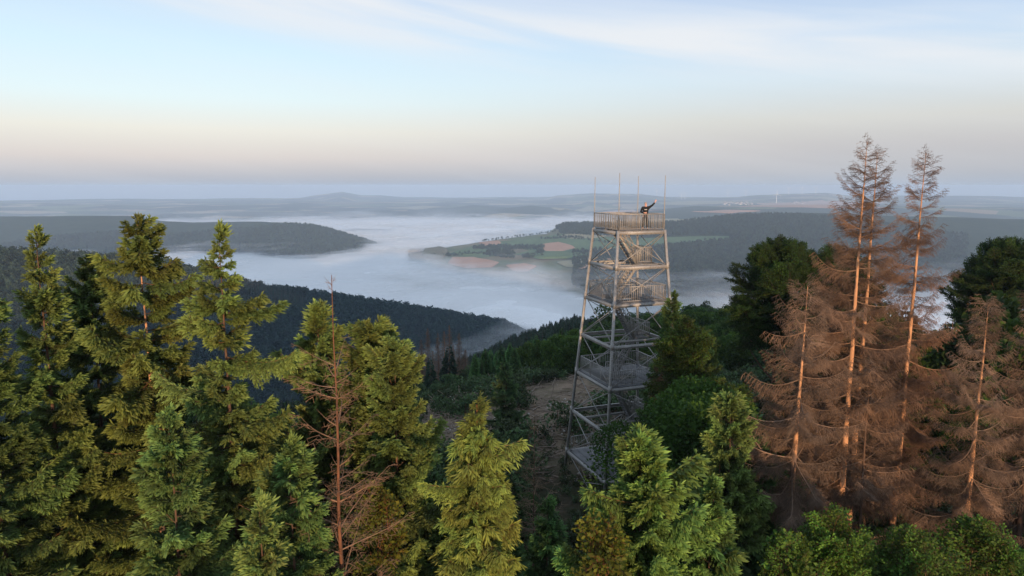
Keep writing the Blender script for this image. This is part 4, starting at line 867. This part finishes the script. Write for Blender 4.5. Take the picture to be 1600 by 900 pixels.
far_cover('left_ridge_woods', 'blue hazy woods on the long ridge rising from the mist at left', -260, 620, 2500, 3330, 11.5, -268)
x, y = [], []
for (pa, pb) in [((752, 378), (866, 363)), ((700, 399), (762, 397)), ((672, 401), (710, 400)), ((846, 374), (905, 372)), ((756, 398), (800, 404)), ((870, 368), (960, 382))]:   # hedgerows between the fields
    for t in np.linspace(0, 1, 46):
        dd = pdir(pa[0] + (pb[0] - pa[0]) * t, pa[1] + (pb[1] - pa[1]) * t); Ys = np.linspace(1500, 4000, 900); h_ = H(dd[0] * Ys, Ys) - dd[2] * Ys; k = np.argmax(h_ > -.5); x.append(dd[0] * Ys[k] + R_.normal(0, 6)); y.append(Ys[k] + R_.normal(0, 8))
x = np.array(x); y = np.array(y); scatter('hedgerows', 'hedgerows and small trees between the crop fields', np.stack([x, y, H(x, y) - 1, R_.uniform(.5, .9, len(x)), x * 0, R_.integers(0, 2, len(x))], 1), FT)
# stand of dead spruces below the clearing
DM = [dead_mesh(20, 2.0, 1300, 5 + i) for i in range(3)]
g = Geo(); g.tube([(0, 0, -1), (0, 0, 8), (0, 0, 20)], [.21, .15, .03], 6); DTR = g.mesh('trunk', [M_bark])
for i, (px, py, Y) in enumerate([(646, 548, 172), (658, 530, 178), (668, 512, 182), (676, 548, 165), (684, 520, 176), (694, 517, 168), (702, 508, 180), (708, 540, 172), (717, 520, 184), (727, 545, 190), (636, 552, 182), (612, 560, 190), (604, 540, 186)]):
    T = at(px, py, Y); zb = ground(T[0], T[1]); root = empty('dead_stand_tree', (T[0], T[1], zb), R_.uniform(0, 6), label='leafless brown dead spruce in the stand below the clearing', cat='dead tree', group='dead spruces below the clearing')
    s = max(.6, (T[2] - zb) / 20); root.scale = (1.1, 1.1, s); link('crown', DM[i % 3], root, color=(.85, .74, .64)); link('trunk', DTR, root, color=(2.8, 2.1, 1.6) if i in (5, 6) else (1.3, 1.0, .85))
# ------------------------------------------------------------ trees and shrubs filling the wood round the tower, in the shade of the hill
LIM = ([-300, 200, 430, 480, 640, 650, 700, 760, 815, 850, 960, 972, 1000, 1040, 1180, 1230, 1700], [500, 560, 610, 650, 650, 722, 712, 700, 720, 840, 850, 850, 740, 610, 600, 640, 600])
nf = 0
FN = {'c': ('understory_spruce', 'dark young spruce in the shaded undergrowth', 'young spruces in the shaded undergrowth'), 'b': ('understory_shrub', 'dark leafy shrub in the shaded undergrowth', 'leafy shrubs in the shaded undergrowth')}
cnt = 0
for t in range(2600):
    px = R_.uniform(-120, 1720); Y = 11 + 50 * R_.random() ** .8; py = np.interp(px, *LIM) + R_.exponential(55) + R_.uniform(0, 25)
    if py > 935: continue
    if px > 1230 and R_.random() < .45: py = R_.uniform(470, 640); Y = R_.uniform(42, 58)
    T = at(px, py, Y); zg = ground(T[0], T[1]); hh = T[2] - zg
    if hh < 1.6 or hh > (15 if px > 1230 else 11): continue
    if abs(T[0] - TC[0]) < 4.2 and abs(T[1] - TC[1]) < 4.2: continue
    if 505 < px < 640 and 745 < py < 840 and Y < 46: continue
    if px > 1185 and Y < 40 and py < 825: continue
    if Y < 17 or (850 < px < 1050 and Y < 51): continue
    k = 'b' if (hh < 4.2 or (px > 980 and R_.random() < .6)) else 'c'; base = 9 if k == 'b' else 10; s = hh / base; tone = R_.uniform(.55, .95)
    if cnt >= 280: break
    cnt += 1; wd = max(s, .45) * R_.uniform(.85, 1.15)
    o = plant('n' if k == 'b' and Y < 42 else k, int(R_.integers(4)), T[0], T[1], wd, float(R_.uniform(0, 6.28)), FN[k][1], 'shrub' if k == 'b' else 'tree', FN[k][2], FN[k][0], (tone * .62, tone * .85, tone * .8) if k == 'c' else (tone * .7, tone * .9, tone * .7), s / wd)
print('understory', cnt)
# brash, stones and stumps on the clearing; boulders among the firs
def pebble(seed, r=1.0, sub=1):
    bm = bmesh.new(); bmesh.ops.create_icosphere(bm, subdivisions=sub, radius=r); R = np.random.default_rng(seed)
    for v in bm.verts: v.co = v.co * R.uniform(.75, 1.15); v.co.z *= .65
    me = bpy.data.meshes.new('rock'); bm.to_mesh(me); bm.free(); me.materials.append(M_rock); return me
PB = [pebble(i, 1, 2) for i in range(4)]
for i, (px, py, r, lab) in enumerate([(546, 778, .9, 'largest pale boulder seen through the twigs right of the bare red trunk'), (522, 822, .6, 'pale boulder just left of the bare red trunk'), (628, 772, .8, 'pale boulder beside the young yellow spruce'), (606, 806, .55, 'small pale stone under the yellowing bush'),
                                      (505, 800, .45, 'small pale stone left of the bare red trunk'), (560, 790, .6, 'pale boulder beneath the largest one'), (614, 790, .5, 'flat pale stone among leaves'), (790, 762, .5, 'grey stone right of the young yellow spruce')]):
    dd = pdir(px, py); Ys = np.linspace(20, 70, 500); hh = H(dd[0] * Ys, Ys) - dd[2] * Ys; k = np.argmax(hh > -.3); o = link('boulder', PB[i % 4], loc=(dd[0] * Ys[k], Ys[k], ground(dd[0] * Ys[k], Ys[k]) + r * .3)); o.scale = (r * 1.3, r, r); o.rotation_euler.z = i; tag(o, lab, 'boulder')
g = Geo(); R2_ = np.random.default_rng(3); M_log = mat('weathered_wood', .9, (.26, .20, .15)); M_pale = mat('pale_stone_chips', .9, (.40, .36, .31))
x, y = jitter_grid(610, 1010, 50, 91, .62, R2_); keep = (fbm(x / 4, y / 4, 3, 8) > -.22); x, y = x[keep], y[keep]; z = H(x, y)
A = np.stack([x, y, z + .08], 1); D = np.stack([R2_.normal(size=len(x)), R2_.normal(size=len(x)), R2_.normal(0, .12, len(x))], 1); D = unit(D); Lg = R2_.uniform(.3, 2.2, len(x)) ** 1.3
v1, f1, c1 = sticks(A, A + D * Lg[:, None], R2_.uniform(.02, .09, len(x)), R2_.uniform(.01, .05, len(x)))
ch = fbm(x / 6, y / 2.5, 3, 12) > .26; Ps = A[ch] + R2_.normal(0, .3, (ch.sum(), 3)) * [1, 1, .1]; n = len(Ps); rs = R2_.uniform(.05, .20, n)
oc = np.array([[1, 0, 0], [0, 1, 0], [-1, 0, 0], [0, -1, 0], [0, 0, .8], [0, 0, -.6]]); ov = (Ps[:, None] + oc[None] * rs[:, None, None] * R2_.uniform(.6, 1.3, (n, 6, 1))).reshape(-1, 3); of = np.array([[0, 1, 4], [1, 2, 4], [2, 3, 4], [3, 0, 4], [1, 0, 5], [2, 1, 5], [3, 2, 5], [0, 3, 5]]); of = (np.arange(n)[:, None, None] * 6 + of[None]).reshape(-1, 3)
V, T, C, M = join_parts([(v1, f1, c1, np.zeros(len(f1), int)), (ov, of, np.full(len(ov), .5), np.ones(len(of), int))])
tag(link('brash', mesh_from('brash', V, T, [M_log, M_pale], M, C)), 'cut branches and pale stones littering the clearing', kind='stuff')
# low scrub and undergrowth leaves on the floor near the tower and the clearing edge
x, y = jitter_grid(-300, 1900, 8, 92, 1.15, R2_); pxx = 800 + F * x / y; keep = ~((pxx > 640) & (pxx < 1000) & (y > 59 - np.clip((760 - pxx) / 15, 0, 9)) & (y < 89) & (fbm(x / 5, y / 5, 3, 77) < .26)) & ~((abs(x - TC[0]) < 3.3) & (abs(y - TC[1]) < 3.3)); x, y = x[keep], y[keep]
US = [single('b', 0, 95 + i, 170, (M_bark, M_edge), 1.6, 1.0, sz=.26, low=0) for i in range(2)]
sh = []
for me_, px, py, Y, lab in ((US[0], 700, 700, 52, 'low scrubby bush at the near edge of the clearing'), (US[1], 760, 690, 56, 'flat scrubby bush on the clearing left of the dead sapling')):
    T = at(px, py, Y); o = link('scrub_bush', me_, loc=(T[0], T[1], ground(T[0], T[1]))); tag(o, lab, 'bush'); sh.append(o)
scatter('undergrowth', 'low leafy undergrowth covering the forest floor', np.stack([x, y, H(x, y) - .15, R2_.uniform(.5, 1.35, len(x)) * np.where((np.abs(x - TC[0]) < 7) & (np.abs(y - TC[1]) < 9), .38, 1), R2_.uniform(0, 6.28, len(x)), R2_.integers(0, 2, len(x))], 1), sh)
# the wood goes on behind and beside the viewpoint
xs = []
for t in range(240):
    a = R2_.uniform(-PI, PI); r = R2_.uniform(12, 95)
    if abs(a) < .85 and r < 95: continue
    X_, Y_ = r * math.sin(a), r * math.cos(a); xs.append((X_, Y_, ground(X_, Y_) - .2, R2_.uniform(.8, 1.1), R2_.uniform(0, 6.28), R2_.integers(0, 4)))
for q in range(16): xs.append((R2_.uniform(-22, 0), R2_.uniform(-26, -12), -21.4, R2_.uniform(1.3, 1.75), R2_.uniform(0, 6.28), R2_.integers(0, 2)))  # taller trees added out of view, sunward, to shade the lower left spruces
scatter('woods_behind', 'woods around the viewpoint', xs, TM)

# ------------------------------------------------------------ wind turbines and villages on the far plateau
M_tw = mat('turbine_white', .5, (.8, .8, .8)); M_wall = mat('house_wall', .9, (.72, .70, .66)); M_roof = mat('house_roof', .9, (.22, .15, .12))
g = Geo(); g.tube([(0, 0, 0), (0, 0, 50), (0, 0, 100)], [3.0, 2.4, 1.7], 8); TWR = g.mesh('mast', [M_tw]); g = Geo(); g.box((-2.2, -6, 98), (2.2, 6, 102.5)); NAC = g.mesh('nacelle', [M_tw]); g = Geo(); g.add([(-1.4, -7, 0), (1.4, -7, 0), (1.7, -7, 20), (.3, -7, 52), (-.3, -7, 52), (-1.0, -7, 20), (0, -8, 8)], [(0, 1, 6), (1, 2, 6), (2, 5, 6), (5, 0, 6), (2, 3, 5), (3, 4, 5)]); g.add([(-1.4, -7, 0), (1.4, -7, 0), (1.7, -6.6, 20), (.3, -6.8, 52), (-.3, -6.8, 52), (-1.0, -6.6, 20)], [(1, 0, 2), (5, 2, 0), (3, 2, 5), (4, 3, 5)]); BLD = g.mesh('blade', [M_tw])
WT = [(1213, 315, 9000, 'nearest white wind turbine above the plateau village'), (1065, 309, 11500, 'leftmost wind turbine right of the tower mast'), (1070, 309, 11600, 'turbine just right of the leftmost one'), (1137, 307, 12000, 'pale wind turbine midway along the plateau skyline'), (1165, 307, 12000, 'small pale turbine left of the nearest one'), (1232, 306, 11800, 'turbine right of the nearest one'), (1253, 305, 11500, 'turbine on the slope of the flat-topped hill'), (1274, 306, 11800, 'turbine at the right end of the flat-topped hill'), (1026, 308, 12500, 'faint turbine above the waving person'), (1399, 305, 12000, 'rightmost faint turbine behind the dead trees')]
for i, (px, py, Y, lab) in enumerate(WT):
    T = at(px, py, Y); zb = ground(T[0], T[1]); root = empty('wind_turbine', (T[0], T[1], zb), label=lab, cat='wind turbine'); s = 1.25 if i == 0 else 1.0; root.scale = (s * 1.2, s, s)
    link('mast', TWR, root); link('nacelle', NAC, root)
    for k in range(3): b_ = link('blade', BLD, root); b_.location = (0, 0, 100); b_.rotation_euler = (0, k * 2 * PI / 3 + i * .7, 0)
g = Geo(); g.box((-6, -5, 0), (6, 5, 6)); HW = g.mesh('wall', [M_wall]); g = Geo(); g.add([(-6.6, -5.6, 6), (6.6, -5.6, 6), (6.6, 5.6, 6), (-6.6, 5.6, 6), (-6.6, 0, 10.5), (6.6, 0, 10.5)], [(0, 1, 5, 4), (2, 3, 4, 5)]); g.add([(-6.6, -5.6, 6), (-6.6, 5.6, 6), (-6.6, 0, 10.5), (6.6, -5.6, 6), (6.6, 5.6, 6), (6.6, 0, 10.5)], [(1, 0, 2), (3, 4, 5)]); HR = g.mesh('roof', [M_roof])
def village(n, pxa, pxb, pya, pyb, grp, lab, sc_=1.6):
    for i in range(n):
        px, py = R2_.uniform(pxa, pxb), R2_.uniform(pya, pyb); dd = pdir(px, py); Ys = np.linspace(2500, 14000, 2500); hh = H(dd[0] * Ys, Ys) - dd[2] * Ys; k = np.argmax(hh > -1)
        if hh[k] < -1: continue
        root = empty('village_house', (dd[0] * Ys[k], Ys[k], ground(dd[0] * Ys[k], Ys[k]) - 1), R2_.uniform(0, 3.1), label=lab, cat='house', group=grp); s = sc_ * R2_.uniform(.8, 1.5); root.scale = (s, s, s); link('wall', HW, root); link('roof', HR, root)
village(34, 1128, 1175, 316, 321, 'houses of the plateau village', 'pale house of the village on the far plateau')
village(14, 1235, 1262, 316, 320, 'houses of the hamlet under the turbines', 'pale house of the hamlet below the wind turbines')
village(7, 592, 616, 360, 363, 'farm buildings above the mist', 'white farm building on the low rise above the mist', 1.2)
print('all done', len(bpy.data.objects), 'meshes', len(bpy.data.meshes), 'faces', sum(len(m.polygons) for m in bpy.data.meshes))
